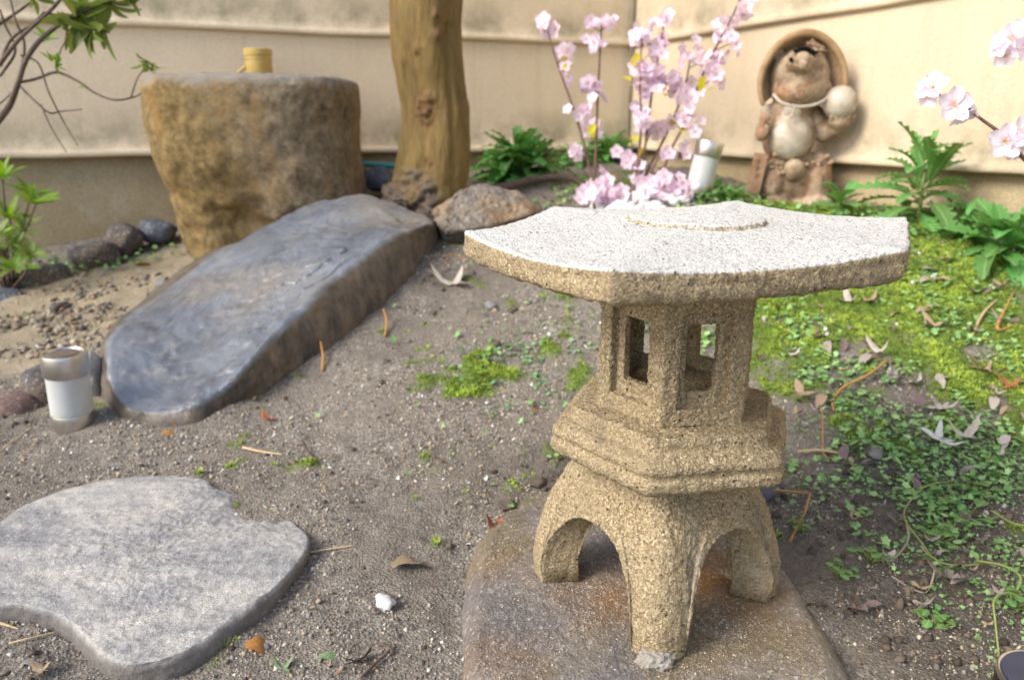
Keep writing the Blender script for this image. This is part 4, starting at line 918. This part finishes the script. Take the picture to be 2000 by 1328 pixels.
def nearest(px, py):
    best = None
    for r in roots:
        d = np.hypot(r[4][:, 0] - px, r[4][:, 1] - py); k = int(d.argmin())
        if best is None or d[k] < best[0]: best = (d[k], r, k)
    return best
for L, low in ((CL, 0), ([(a, b_, .85) for a, b_ in LOW], 1)):
    for px, py, s in L:
        d, r, k = nearest(px, py); t, b0, w3, tt, _ = r
        for j in range(4):
            c = P(px + rsb.normal() * (13 if low else 10), py + rsb.normal() * 9, tt + rsb.normal() * .014 - (.05 if low else 0)); n = np.array([rsb.normal() * .8, -1 + rsb.normal() * .35, .35 + rsb.normal() * .6])
            m = Vector(n).to_track_quat('Z', 'Y').to_euler(); link('blossom', BM[rsb.randint(5)], t, tuple(c - b0), m, .0245 * s * rsb.uniform(.8, 1.15))
        if d > 6 and not low:
            tube('twig', [w3[max(0, k - 3)] - b0, P(px, py, tt + .004) - b0], [.0016, .001], M_stem, t, 5, 4)
for px, py in YL:
    d, r, k = nearest(px, py); t, b0, w3, tt, _ = r
    o = link('leaf', yl, t, tuple(P(px, py, tt - .012) - b0), (R(rsb.uniform(20, 90)), R(rsb.uniform(-40, 40)), R(rsb.uniform(0, 360))), rsb.uniform(.8, 1.1))
# nearer branches entering at the right edge
def near_branch(L, t, flowers, lab, fsz):
    w3 = [P(px, py, t + dt) for px, py, dt in L]; b0 = w3[0]; e = empty('blossom_branch', tuple(b0), (0,0,0), lab, 'blossom branch', 'pink blossom branches entering from the right')
    tube('stem', [p - b0 for p in w3], [.004, .003, .002, .0012], M_stem, e, 9, 50)
    for px, py, s, n, dt in flowers:
        m = Vector(n).to_track_quat('Z', 'Y').to_euler(); link('blossom', BMb[rsb.randint(4)], e, tuple(P(px, py, t + dt) - b0), m, fsz * s)
        k = int(np.argmin([math.hypot(a[0] - px, a[1] - py) for a in L])); tube('twig', [w3[k] - b0, P(px, py, t + dt + .004) - b0], [.0014, .0009], M_stem, e, 5, 4)
    return e
near_branch([(2190,760,.0),(2120,520,0),(2050,370,0),(1990,300,0),(1955,262,0),(1915,232,0),(1885,208,0),(1845,190,0),(1822,180,0)], 1.0,
  [(1862,207,1.05,(-.1,-1,.25),-.006),(1893,212,.95,(.8,-.6,.6),.006),(1880,225,.8,(.2,-.6,-.9),.004),(1822,172,.95,(-.7,-.5,.5),0),(1828,158,.7,(.2,-.4,1),.01),(1815,188,.7,(-.8,-.5,-.4),0),(1962,278,1.05,(-.2,-1,.2),-.006),(1992,262,1.0,(.1,-1,.4),-.01),(1985,285,.9,(.3,-.8,-.4),0)],
  'nearer blossom branch reaching in from the right edge below the statue hat', .0245)
near_branch([(2200,500,.0),(2130,260,0),(2060,150,0),(2010,105,0),(1985,92,0)], 1.02,
  [(1972,80,1.05,(-.3,-1,.3),0),(1993,68,.95,(.2,-.9,.6),0),(1965,105,.8,(-.6,-.7,-.5),0),(1998,95,.9,(.3,-.9,.1),-.01),(1955,92,.7,(-1,-.4,.2),0)],
  'higher blossom cluster cut by the right edge of the photo', .0245)

# white pebbles
pm = [pebble_mesh('white_pebble', M_white, 60 + i, 3, .12, 1.4, .01, .7) for i in range(4)]
rs = np.random.RandomState(9)
for k in range(95):
    a = rs.rand() * 2 * PI; r = math.sqrt(rs.rand()); c = G(1240, 396); x0 = c[0] - .02 + .15 * r * math.cos(a); y0 = c[1] - .02 + .12 * r * math.sin(a)
    s = rs.uniform(.011, .019); zz = g1(x0, y0) + s * .3 + .015 * max(0, 1 - r) * rs.rand()
    T(link('pebble', pm[k % 4], None, (x0, y0, zz), (rs.normal() * .4, rs.normal() * .4, rs.rand() * 6), s), 'smooth white pebble in the heap under the pink blossom branches', 'pebble', 'white pebbles under the blossoms')

# ------------------------------------------------------------------ DEAD LEAVES, TWIGS
def lobed_leaf(name, size, mat, lobes=5, seed=0, curl=.5):
    rs = np.random.RandomState(seed); V = [(0, 0, 0)]; Fc = []
    n = lobes * 8; out = []
    for i in range(n + 1):
        a = -PI * .80 + 1.60 * PI * i / n; ph = (i / n * lobes) % 1; lob = abs(math.cos(PI * (i / n * lobes))) if lobes > 1 else 1
        tip = 1 - abs(2 * ((i / n * lobes) % 1) - 1)          # 0 in the clefts, 1 at the tips
        r = size * (.26 + .74 * tip ** 1.3) * (1 - .25 * abs(a) / PI) * (1 + .06 * rs.normal())
        out.append((r * math.sin(a), r * math.cos(a), r))
    for k in (.5, 1.):
        for (xx, yy, r) in out:
            rr = k * r; zz = curl * (rr * rr) / size * (.6 + .5 * math.sin(3 * math.atan2(xx, yy) + seed)) + .03 * size * rs.normal() * k
            V.append((xx * k, yy * k, zz))
    m = n + 1
    for i in range(n): Fc.append((0, 1 + i, 2 + i)); Fc.append((1 + i, 1 + m + i, 2 + m + i, 2 + i))
    off = len(V); w = size * .02                                # stalk
    V += [(-w, 0, 0), (w, 0, 0), (w * .5, -size * .6, size * .12), (-w * .5, -size * .6, size * .12)]; Fc.append((off, off+1, off+2, off+3))
    me = mesh(name, V, Fc, mat)
    return me
def simple_leaf(name, size, mat, seed=0, curl=.8, wd=.42): return leaf_mesh(name, size, size * wd, mat, 10, .35, curl, 0, None, seed, .04)
ML = {}
def leafmesh(kind, colr, seed):
    k = (kind, colr, seed % 3)
    if k not in ML: ML[k] = {'m': lambda: lobed_leaf('dead_leaf', .5, DLK[colr], 5, seed, .55), 's': lambda: simple_leaf('dead_leaf', 1., DLK[colr], seed, 1.2), 'c': lambda: simple_leaf('dead_leaf', 1., DLK[colr], seed, 2.4, .5), 't': lambda: lobed_leaf('dead_leaf', .5, DLK[colr], 3, seed, .9)}[kind]()
    return ML[k]
def put_leaf(px, py, szpx, kind, colr, label, rot=None, k=0, group='fallen leaves', tilt=None, dz=.004, name='dead_leaf', zz=None):
    q = G(px, py) if zz is None else atz(px, py, zz); t = q[1] / ray(px, py)[1]; s = szpx * t / F; rs_ = np.random.RandomState(int(px * 7 + py))
    e = (rs_.normal() * .25, rs_.normal() * .25, R(rot if rot is not None else rs_.uniform(0, 360)))
    if tilt: e = (R(tilt[0]), R(tilt[1]), e[2])
    dz += .009 if px > 1450 else 0
    o = link(name, leafmesh(kind, colr, k), None, (q[0], q[1], q[2] + dz), e, s * 1.3); return T(o, label, 'leaf', group)
for a in [
 (885,558,72,'t','pale','pale dried three-pointed leaf right of the boulder’s upper end',-20),(765,1112,95,'s','tan','long tan curled leaf on bare soil left of the lantern slab',-50),
 (970,1036,48,'t','red','dull red leaf fragment lying at the upper left edge of the lantern slab',80),(926,1088,44,'s','orange','small bright orange-red leaf standing up beside the lantern slab',0),
 (480,1268,62,'c','orange','orange curled leaf below the pale stepping stone',-75),(126,946,36,'s','white','small whitish leaf above the pale stepping stone',20),
 (620,1290,50,'s','green','pale green torn leaf near the bottom edge',-80),(552,1312,42,'t','green','faded green leaf scrap cut by the bottom edge',-30),(700,1295,66,'m','brown','dark brown flat leaf on the soil near the bottom',30),
 (45,1300,44,'s','white','whitish leaf at the bottom left corner',-60),(85,1315,48,'t','tan','tan leaf beside the whitish one at the bottom left',70),(197,560,24,'s','yellow','tiny yellow leaf on the sandy path near the edging stones',0),
 (262,521,44,'s','orange','orange-brown leaf on the sand below the basin',-70),(315,850,30,'s','orange','small orange leaf on soil right of the left solar light',-80),(528,824,40,'t','red','pinkish dried leaf below the boulder’s dark side',60),
 (1690,1214,62,'s','purple','purplish leaf among weeds right of the lantern slab',15),(1858,1150,100,'m','grey','grey-brown deeply lobed leaf at the lower right',100),
 (1832,875,76,'m','white','whitish lobed leaf at the lower edge of the moss',-20),(1882,868,64,'t','pale','pale folded leaf touching the right side of the whitish lobed one',-60),
 (1838,812,54,'m','pale','pale leaf on edge just above the whitish lobed leaf',10),(1566,785,50,'t','tan','upright tan leaf beside the lantern platform',5),
 (1925,740,76,'m','tan','tan curled maple leaf on the moss at the right',80),(1972,768,54,'m','red','pinkish-brown leaf at the right edge below the tan maple leaf',60),
 (1858,748,46,'s','pale','narrow pale leaf left of the tan maple leaf',-75),(1825,757,40,'s','pale','narrow pale leaf, the more left of two beside the tan maple leaf',-60),
 (1655,600,46,'t','pale','pale folded leaf just under the lantern roof',-20),(1632,648,42,'s','pale','slim pale leaf standing in clover right of the fire box',0),(1700,598,54,'m','tan','tan leaf peeping out under the right end of the roof',70),
 (1822,612,48,'s','tan','tan leaf halfway between the roof and the right edge',40),(1825,650,52,'t','tan','tan three-lobed leaf just below the halfway tan leaf',20),(1910,585,54,'m','purple','purplish lobed leaf on bright moss at the right',50),
 (1788,622,38,'s','tan','reddish tan leaf lying in moss near the roof tip',-70),(1715,700,46,'t','pale','pale leaf in a dark hole in the moss',10),(1790,760,54,'m','pale','pale crumpled leaf above the clover patch',70),
 (1655,655,34,'s','grey','small grey leaf near the slim pale one',-40),(1800,800,54,'m','purple','purplish leaf beside the round clover leaves',30),(1990,760,34,'s','white','white leaf scrap at the right edge',-30),
 (1600,1205,34,'s','brown','small brown curled leaf at the right side of the lantern slab',20),(1960,640,46,'t','grey','grey split leaf by the dry stalks at the right edge',-20),(1800,1195,38,'s','brown','brown leaf stuck in mud under the vines',15),
 (1950,1245,60,'s','purple','long purplish-brown leaf above the corner solar light',10),(1720,1200,40,'s','purple','round purple leaf right of the long purplish leaf',70),(1862,648,44,'s','pale','pale slim leaf on moss above the tan maple leaf',50),
 (970,610,20,'s','tan','small tan chip in front of the moss patch',60),(553,1195,30,'s','purple','purple-grey leaf right of the pale stepping stone',10),(1905,560,36,'s','pale','pink-grey leaf sliver on moss below the dark plant',-50),
 (735,1200,18,'s','brown','tiny brown scrap below the white stone chip',0)]:
    put_leaf(a[0], a[1], a[2], a[3], a[4], a[5].replace('’', "'"), a[6], a[0] % 3)
rs = np.random.RandomState(44)
for k in range(120):
    px, py = rs.uniform(1470, 2010), 480 + 800 * rs.rand() ** 1.2
    if px < 1640 and py > 900: continue
    c = ['pale', 'tan', 'grey', 'purple', 'brown'][rs.randint(5)]
    put_leaf(px, py, rs.uniform(18, 40), 'st'[rs.randint(2)], c, 'small faded leaf scrap scattered in the weeds and moss at the right', None, k % 3, 'small leaf scraps in the weeds')
for k in range(55):
    px, py = rs.uniform(0, 1150), rs.uniform(480, 1320)
    c = ['tan', 'orange', 'brown', 'red', 'tan', 'white'][rs.randint(6)]
    put_leaf(px, py, rs.uniform(8, 17), 'st'[rs.randint(2)], c, 'tiny dry leaf crumb scattered on the bare soil', None, k % 3, 'tiny leaf crumbs on the soil')
def twig(L, r, mat, label, dz=.004, name='twig', n=7):
    pts = [];
    for px, py, *h in L: q = G(px, py); q[2] += dz + (h[0] if h else 0); pts.append(q)
    b0 = pts[0].copy(); o = tube(name, [p - b0 for p in pts], r, mat, None, n, 20); o.location = b0; return T(o, label, 'twig' if name == 'twig' else 'stalk', 'twigs and stalks on the ground')
twig([(475,878),(510,886),(552,892)], [.0022,.002,.0012], M_straw, 'pale straw on the soil above the stepping stone')
twig([(590,876,.01),(602,890,.004),(618,905)], [.0022,.0016], M_twig, 'short dark twig right of the pale straw')
twig([(592,1086),(640,1078),(692,1070)], [.0012,.0008], M_straw, 'thin straw pointing away from the stepping stone tip')
twig([(705,1330),(735,1300),(762,1272),(735,1262)], [.0018,.0012], M_twig, 'dark bent twig at the bottom edge')
twig([(20,1262),(60,1252),(112,1240)], [.0012,.0009], M_straw, 'thin straw at the lower left below the stepping stone')
twig([(0,1222),(20,1228),(38,1234)], [.0016,.0009], M_straw, 'short straw at the left edge below the stepping stone')
twig([(1732,718,.01),(1690,750,.01),(1645,770,.008),(1626,790,.002),(1628,806,0)], [.0022,.0026,.0016], M_ostk, 'orange-brown curved stalk on the moss right of the platform')
twig([(1558,890,.003),(1600,888,.003),(1640,893,.003)], [.0022,.0026,.0018], M_straw, 'pale straw right of the lantern platform')
twig([(1600,838,.03),(1604,862,.015),(1608,890,0),(1625,902)], [.001,.0012,.0014], M_ostk, 'thin upright brown stalk crossing the pale straw')
twig([(1475,964,.006),(1530,974,.008),(1580,984,.012)], [.0014,.0014], M_ostk, 'upper half of the bent orange stalk beside the lantern foot')
twig([(1580,984,.012),(1568,1020,.008),(1541,1066,.002)], [.0014,.0018], M_ostk, 'lower half of the bent orange stalk beside the lantern foot')
twig([(1895,672,.004),(1915,630,.01),(1945,600,.012)], [.0016,.003,.001], M_straw, 'pale dry stalk leaning right on the moss')
twig([(1990,640,.004),(1945,655,.01),(1975,600,.03)], [.002,.003,.001], M_ostk, 'brown dry stalk at the right edge by the split leaf')
twig([(628,690,.02),(632,708,.01),(630,728)], [.0022,.0028], M_ostk, 'small brown stub standing against the boulder side')
twig([(750,625,.02),(756,640,.01),(752,660)], [.0018,.0026], M_ostk, 'small brown stub on the soil right of the boulder')
twig([(1340,1000),(1350,998)], [.001,.001], M_straw, 'tiny straw on the slab behind the lantern leg', dz=.012)
for k, L in enumerate([[(1640,730),(1680,712),(1720,700)], [(1530,660),(1555,640),(1560,625)], [(60,840),(30,862),(0,885)], [(75,860),(60,880),(40,895)], [(820,560),(835,540),(860,545)], [(870,520),(880,500),(915,510)]]):
    twig(L, [.0012,.001], [M_ostk, M_ostk, M_straw, M_straw, M_twig, M_ostk][k], ['thin brown stalk on the moss near the fire box', 'short orange stalk right of the fire box under the roof', 'long straw by the left edge above the stepping stone', 'short straw by the left edge above the stepping stone', 'dark twig beside the boulder near its upper end', 'reddish twig in the gap between boulder and brown rock'][k])
VN = 'trailing vines at the lower right'
def vine(L, r, mat, label):
    o = twig(L, r, mat, label, .004, 'vine', 7); o['category'] = 'vine'; o['group'] = VN
vine([(1850,985,.03),(1800,995,.03),(1765,1020,.02),(1762,1050,.02),(1790,1080,.015),(1825,1115,.01),(1870,1125,.01),(1920,1120,.01)], [.0009,.0012,.0012,.001], M_vine, 'green vine with a loose loop above the grey-brown leaf')
vine([(1720,1090),(1740,1100),(1770,1075,.01),(1764,1050,.02)], [.0012,.0014], M_gvine, 'withered curved vine left of the green loop')
vine([(1950,1290,.0),(1935,1250,.02),(1930,1225,.03),(1960,1212,.03),(2010,1222,.02)], [.001,.0013,.001], M_vine, 'arching green vine above the corner solar light')
vine([(1900,1115,.01),(1950,1140,.02),(1985,1165,.02),(1975,1175)], [.0014,.0016], M_vine, 'green vine running right from the grey-brown leaf')
vine([(1930,1030,.02),(1970,1055,.02),(2010,1062,.02)], [.0012,.0014], M_vine, 'short green vine at the right edge')
vine([(1740,1130),(1780,1155),(1810,1160),(1822,1130,.01),(1815,1110)], [.0010,.0012], M_gvine, 'thin withered vine curling on the mud')

# white stone chip and a few pebbles that read singly
for px, py, s, m, lab in [(750,1182,.0105,M_white,'white rough stone chip on the soil between stepping stone and slab'),(1710,892,.010,M_greyst,'small grey pebble right of the lantern platform'),
    (968,675,.009,M_brownst,'small ochre pebble beside the moss patch'),(957,600,.011,M_greyst,'cream pebble in front of the brown rock'),(1003,608,.009,M_brownst,'brownish pebble right of the cream one'),
    (1480,975,.018,M_darkb,'blue-grey pebble peeping out behind the right lantern leg'),(993,990,.009,M_brownst,'tan clod at the top edge of the lantern slab'),(1050,946,.010,M_brownst,'tan clod on the slab rim left of the platform'),
    (320,560,.018,M_greyst,'grey pebble on the sandy path'),(260,640,.016,M_dark,'dark pebble on the sandy path'),(120,605,.020,M_dark,'dark angular pebble left on the sandy path')]:
    q = G(px, py); me = pebble_mesh('pebble', m, int(px), 3, .3, 1.8, .06); T(link('pebble', me, None, (q[0], q[1], q[2] + s * .4), (0, 0, px), (s * 1.25, s, s * .7)), lab, 'pebble')

# ------------------------------------------------------------------ STUFF: gravel, crumbs, moss, ground cover
def frustum_points(n, rs, pfn, px=(-30, 2030), py=(330, 1345)):
    """ground points spread over what the camera sees (with a margin), thinned by pfn"""
    out = []
    a = rs.uniform(-1.7, 1.35, n * 6); b = rs.uniform(.42, 3.0, n * 6)
    return a, b
def visible(x, y, m=420):
    z = gh(x, y); dx, dy, dz = x, y, z - CAMH; fwd = dy * cP - dz * sP; up = dy * sP + dz * cP
    u = CX + F * dx / fwd; v = CY - F * up / fwd
    return z, (u > -m) & (u < 2000 + m) & (v < 1328 + m) & (v > 280) & (fwd > .1)
def in_walls(x, y, gap=.03): return ((-.38 * (x - CORN[0]) + .925 * (y - CORN[1])) < -gap) & ((.925 * (x - CORN[0]) + .38 * (y - CORN[1])) < -gap)
OCT = np.array([(1,0,0),(-1,0,0),(0,1,0),(0,-1,0),(0,0,1),(0,0,-1)], float); OF = np.array([(0,2,4),(2,1,4),(1,3,4),(3,0,4),(2,0,5),(1,2,5),(3,1,5),(0,3,5)])
def scatter(name, x, y, z, size, tpl, tf, cols, mat, rs, squash=(.6, 1.), jitter=.25, tilt=1., flat=False, smooth=False):
    n = len(x); k = len(tpl); a = rs.rand(n) * 2 * PI
    V = np.repeat(tpl[None], n, 0).copy()
    if jitter: V *= (1 + jitter * rs.normal(size=(n, k, 1)))
    V[:, :, 2] *= rs.uniform(*squash, n)[:, None]
    tx = rs.normal(size=n) * .35 * tilt; ty = rs.normal(size=n) * .35 * tilt
    V[:, :, 2] += V[:, :, 0] * tx[:, None] + V[:, :, 1] * ty[:, None]
    c, s = np.cos(a)[:, None], np.sin(a)[:, None]; X_ = V[:, :, 0] * c - V[:, :, 1] * s; Y_ = V[:, :, 0] * s + V[:, :, 1] * c
    V = np.stack([X_, Y_, V[:, :, 2]], -1) * size[:, None, None] + np.c_[x, y, z][:, None, :]
    Fq = (tf[None] + (np.arange(n) * k)[:, None, None]).reshape(-1, tf.shape[1])
    me = mesh(name, V.reshape(-1, 3), Fq, mat, smooth, None, np.repeat(cols, k, 0)); return S(link(name, me), 'stuff')
rs = np.random.RandomState(123)
# sand and gravel grains, denser where the soil is open
n = 330000; t_ = rs.rand(n) ** .8; yy = .45 + 1.7 * t_ ; xx = rs.uniform(-1, 1, n) * (.40 + yy * .85)
zz, vis = visible(xx, yy); mo, da, sa = masks(xx, yy); pz = fbm(np.c_[xx, yy, 0 * xx], 8, 4, 71, .6)
dens = np.clip(.40 + .95 * pz + .5 * np.clip(1.05 - yy, 0, .6), .04, 1) * (1 - .92 * mo) * (1 - .8 * sa) * np.clip(1.5 - yy * .5, .25, 1)
keep = vis & (rs.rand(n) < dens); xx, yy, zz = xx[keep], yy[keep], zz[keep]; n = len(xx)
if n > 130000: s_ = rs.choice(n, 130000, False); xx, yy, zz = xx[s_], yy[s_], zz[s_]; n = 130000
sz = (.00065 + .0009 * rs.rand(n) ** 2 + .0030 * rs.rand(n) ** 16) * (1 + .35 * np.clip(yy - .7, 0, 1))
pal = np.array([(.56,.49,.38),(.64,.60,.53),(.38,.30,.20),(.25,.215,.18),(.13,.12,.115),(.46,.36,.22),(.78,.77,.74),(.36,.34,.32),(.21,.19,.175)])
cc = pal[rs.choice(len(pal), n, p=[.20,.10,.18,.16,.09,.11,.02,.08,.06])] * rs.uniform(.7, 1.15, (n, 1))
scatter('gravel', xx, yy, zz + sz * .15, sz, OCT, OF, cc, M_grain, rs)
n = 26000; xx = rs.uniform(-.05, .46, n); yy = rs.uniform(.5, 1.0, n); poly = np.array([[atz(px, py, 0)[0], atz(px, py, 0)[1]] for px, py in sp_])
ins = np.zeros(n, bool)
for a, b_ in zip(poly, np.roll(poly, -1, 0)):
    c_ = ((a[1] > yy) != (b_[1] > yy)) & (xx < (b_[0] - a[0]) * (yy - a[1]) / (b_[1] - a[1] + 1e-12) + a[0]); ins ^= c_
pz = fbm(np.c_[xx, yy, 0 * xx], 14, 4, 171, .6); k = ins & (rs.rand(n) < np.clip(.35 + .6 * pz, .05, 1)); xx, yy = xx[k], yy[k]; n = len(xx); sz = .0006 + .0007 * rs.rand(n) ** 2
cc = pal[rs.choice(len(pal), n, p=[.16,.05,.26,.14,.06,.20,.01,.07,.05])]
SLAB_Z = None
from mathutils.bvhtree import BVHTree
so = bpy.data.objects['base_slab']; bv = BVHTree.FromPolygons([tuple(v.co + so.location) for v in so.data.vertices], [tuple(p.vertices) for p in so.data.polygons])
zz = np.array([(bv.ray_cast((float(a), float(b_), .3), (0, 0, -1))[0] or Vector((0, 0, -.02)))[2] for a, b_ in zip(xx, yy)])
scatter('slab_grit', xx, yy, zz + sz * .2, sz, OCT, OF, cc, M_grain, rs)
# clods and small stones on the sandy path
n = 3600; xx = rs.normal(-1.02, .30, n); yy = rs.normal(1.72, .17, n) + (xx + 1.02) * .30; zz, vis = visible(xx, yy); cl = fbm(np.c_[xx, yy, 0*xx], 7, 3, 5)
k = vis & (cl > -.15); xx, yy, zz = xx[k], yy[k], zz[k]; n = len(xx); sz = .0025 + .009 * rs.rand(n) ** 4
pal2 = np.array([(.22,.19,.16),(.13,.115,.10),(.34,.28,.20),(.42,.36,.28),(.30,.19,.11)])
scatter('rubble', xx, yy, zz + sz * .3, sz, OCT * np.array([1.2, 1, .8]), OF, pal2[rs.randint(0, 5, n)] * rs.uniform(.8, 1.2, (n, 1)), M_grain, rs)
# dark soil crumbs
n = 60000; yy = .45 + 2.2 * rs.rand(n); xx = rs.uniform(-1, 1, n) * (.40 + yy * .85); zz, vis = visible(xx, yy); mo, da, sa = masks(xx, yy)
k = vis & in_walls(xx, yy) & (rs.rand(n) < .03 + .85 * np.clip(da - .15, 0, 1)) & (sa < .5); xx, yy, zz = xx[k], yy[k], zz[k]; n = len(xx); sz = .0012 + .006 * rs.rand(n) ** 5
scatter('soil_crumbs', xx, yy, zz + sz * .2, sz, OCT, OF, np.array([(.10,.075,.055)]) * rs.uniform(.6, 2.0, (n, 1)), M_grain, rs)
# moss tufts: little upright three-bladed stars
MT = []; MF = []
for i in range(4):
    a = i * PI / 2 + .4; MT += [(.35 * math.cos(a - .9), .35 * math.sin(a - .9), 0), (.35 * math.cos(a + .9), .35 * math.sin(a + .9), 0), (.8 * math.cos(a), .8 * math.sin(a), 1.15)]; MF.append((3*i, 3*i+1, 3*i+2))
MT = np.array(MT); MF = np.array(MF)
n = 420000; yy = .6 + 2.3 * rs.rand(n); xx = rs.uniform(-.45, 1, n) * (.35 + yy * .85); zz, vis = visible(xx, yy); k = vis & in_walls(xx, yy); xx, yy, zz = xx[k], yy[k], zz[k]
mo, da, sa = masks(xx, yy); k = rs.rand(len(xx)) < np.clip(mo * 1.1 - .1, 0, 1) * np.clip(1.8 - .5 * yy, .3, 1); xx, yy, zz, mo = xx[k], yy[k], zz[k], mo[k]
if len(xx) > 170000: s_ = rs.choice(len(xx), 170000, False); xx, yy, zz, mo = xx[s_], yy[s_], zz[s_], mo[s_]
n = len(xx); lump = fbm(np.c_[xx, yy, 0*xx], 22, 3, 14); zz = zz + mo * (.006 + .005 * fbm(np.c_[xx, yy, 0*xx], 60, 3, 9)); sz = (.0026 + .0022 * rs.rand(n)) * (1 + .3 * lump)
cm = np.clip(.5 + .5 * lump + .25 * rs.normal(size=n), 0, 1)[:, None]; cc = np.array([(.13,.20,.03)]) * (1 - cm) + np.array([(.44,.56,.085)]) * cm; cc *= rs.uniform(.7, 1.25, (n, 1))
scatter('moss', xx, yy, zz - .001, sz, MT, MF, cc, M_moss, rs, (.5, 1.1), .1)
# low ground cover: small round and lobed leaves on short stalks
def disc(nl, lob):
    V = [(0, 0, 0)]; 
    for i in range(nl): a = i * 2 * PI / nl; r = 1 - lob * (abs(math.sin(a * 2.5))); V.append((r * math.cos(a), r * math.sin(a), .18 * r))
    return np.array(V), np.array([(0, 1 + i, 1 + (i + 1) % nl) for i in range(nl)])
DV, DF = disc(10, .35)
def cover(name, n, cx, cy, sx, sy, s0, s1, c1, c2, thr, seed, hgt=.006):
    rs = np.random.RandomState(seed); xx = rs.normal(cx, sx, n); yy = rs.normal(cy, sy, n); zz, vis = visible(xx, yy)
    cl = fbm(np.c_[xx, yy, 0*xx], 11, 3, seed, .7); sl = ((xx - .20) / .25) ** 2 + ((yy - .62) / .30) ** 2 > 1.0; k = vis & (cl > thr) & in_walls(xx, yy) & sl; xx, yy, zz, cl = xx[k], yy[k], zz[k], cl[k]
    m = len(xx); V = []; sz = rs.uniform(s0, s1, m); cm = rs.rand(m, 1); cc = np.array([c1]) * (1 - cm) + np.array([c2]) * cm
    return scatter(name, xx, yy, zz + hgt * rs.rand(m) + .002, sz, DV, DF, cc, M_cover, rs, (.6, 1.4), .08, 1.1)
cover('clover', 12500, .72, 1.22, .30, .27, .0018, .0070, (.12,.27,.07), (.32,.50,.18), .14, 301, .010)
cover('clover', 14000, .74, .86, .18, .15, .0010, .0034, (.10,.24,.06), (.27,.46,.16), .0, 302, .008)
cover('clover', 4200, .85, 1.72, .28, .15, .004, .008, (.10,.22,.05), (.26,.42,.14), .0, 303, .016)
cover('clover', 500, .01, 1.26, .06, .05, .003, .006, (.10,.24,.08), (.24,.42,.18), -.3, 304, .005)
cover('clover', 2600, .2, 2.3, .40, .14, .004, .008, (.10,.22,.05), (.26,.40,.12), 0., 305, .01)
cover('clover', 400, -1.25, 2.2, .12, .08, .005, .010, (.08,.2,.05), (.2,.36,.1), -.2, 306, .02)
# larger lobed weeds that read singly
wl = leaf_mesh('leaf', .024, .022, M_lf2, 8, .15, .5, .1)
rs = np.random.RandomState(77); names = ['round-lobed pale green weed in the clover right of the platform','small weed above the green vine loop','tufted weed at the right edge above the vines','broad weed right of the green vine loop','weed under the arching vine','little weed beside the right lantern leg','weed sprig near the grey-brown lobed leaf','pale weed at the lower right below the leaf','small weed between the mud and the slab','clustered weed right of the slab corner']
for k, (px, py, s) in enumerate([(1752,880,1.1),(1830,975,1.),(1900,965,1.2),(1875,1020,1.3),(1980,1190,.9),(1565,1040,.6),(1830,1060,1.2),(1830,1225,.8),(1700,1100,.8),(1640,1130,.8)]):
    q = G(px, py); t = empty('small_weed', tuple(q), (0,0,0), names[k], 'weed', 'small weeds among the ground cover')
    for j in range(12):
        a = j * 2.4; r = .010 * s * math.sqrt(j); c = np.array([.7 * r * math.cos(a), .7 * r * math.sin(a), .008 + .010 * rs.rand()])
        tube('stalk', [np.array([0, 0, 0.]), c], [.0006, .0005], M_vine, t, 4, 3); place_leaf(wl, t, tuple(c), rs.rand() * 6.3, R(rs.uniform(-10, 30)), s * rs.uniform(.35, .6))
# tiny white weed flowers
rs = np.random.RandomState(8)
fl = lathe('petals', [(.001, 0), (.5, .15), (1., .35), (.6, .4), (.001, .3)], M_white, None, 8); flm = fl.data; bpy.data.objects.remove(fl)
FLN = ['tiny white flower just right of the fire box', 'tiny white flower on moss below the roof tip', 'tiny white flower beside the right tip of the lantern roof', 'tiny white flower on moss below the dark right plant', 'tiny white flower furthest right on the bright moss', 'tiny white flower close to the right tip of the roof, lower one', 'upper of two white flower heads under the thistle plant', 'lower of two white flower heads under the thistle plant', 'tiny white flower just behind the lantern roof']
for k, (px, py) in enumerate([(1605,655),(1745,638),(1790,500),(1815,545),(1930,560),(1775,560),(1815,390),(1822,410),(1700,470)]):
    q = G(px, py + 22); t = empty('weed_flower', tuple(q), (0,0,0), FLN[k], 'flower', 'tiny white weed flowers'); h = np.array([rs.normal() * .004, 0, .028])
    tube('stalk', [np.array([0, 0, 0.]), h], [.0007, .0006], M_vine, t, 5, 4)
    for j in range(4): link('flower', flm, t, tuple(h + rs.normal(size=3) * .003), (rs.normal() * .5, rs.normal() * .5, 0), .0032)
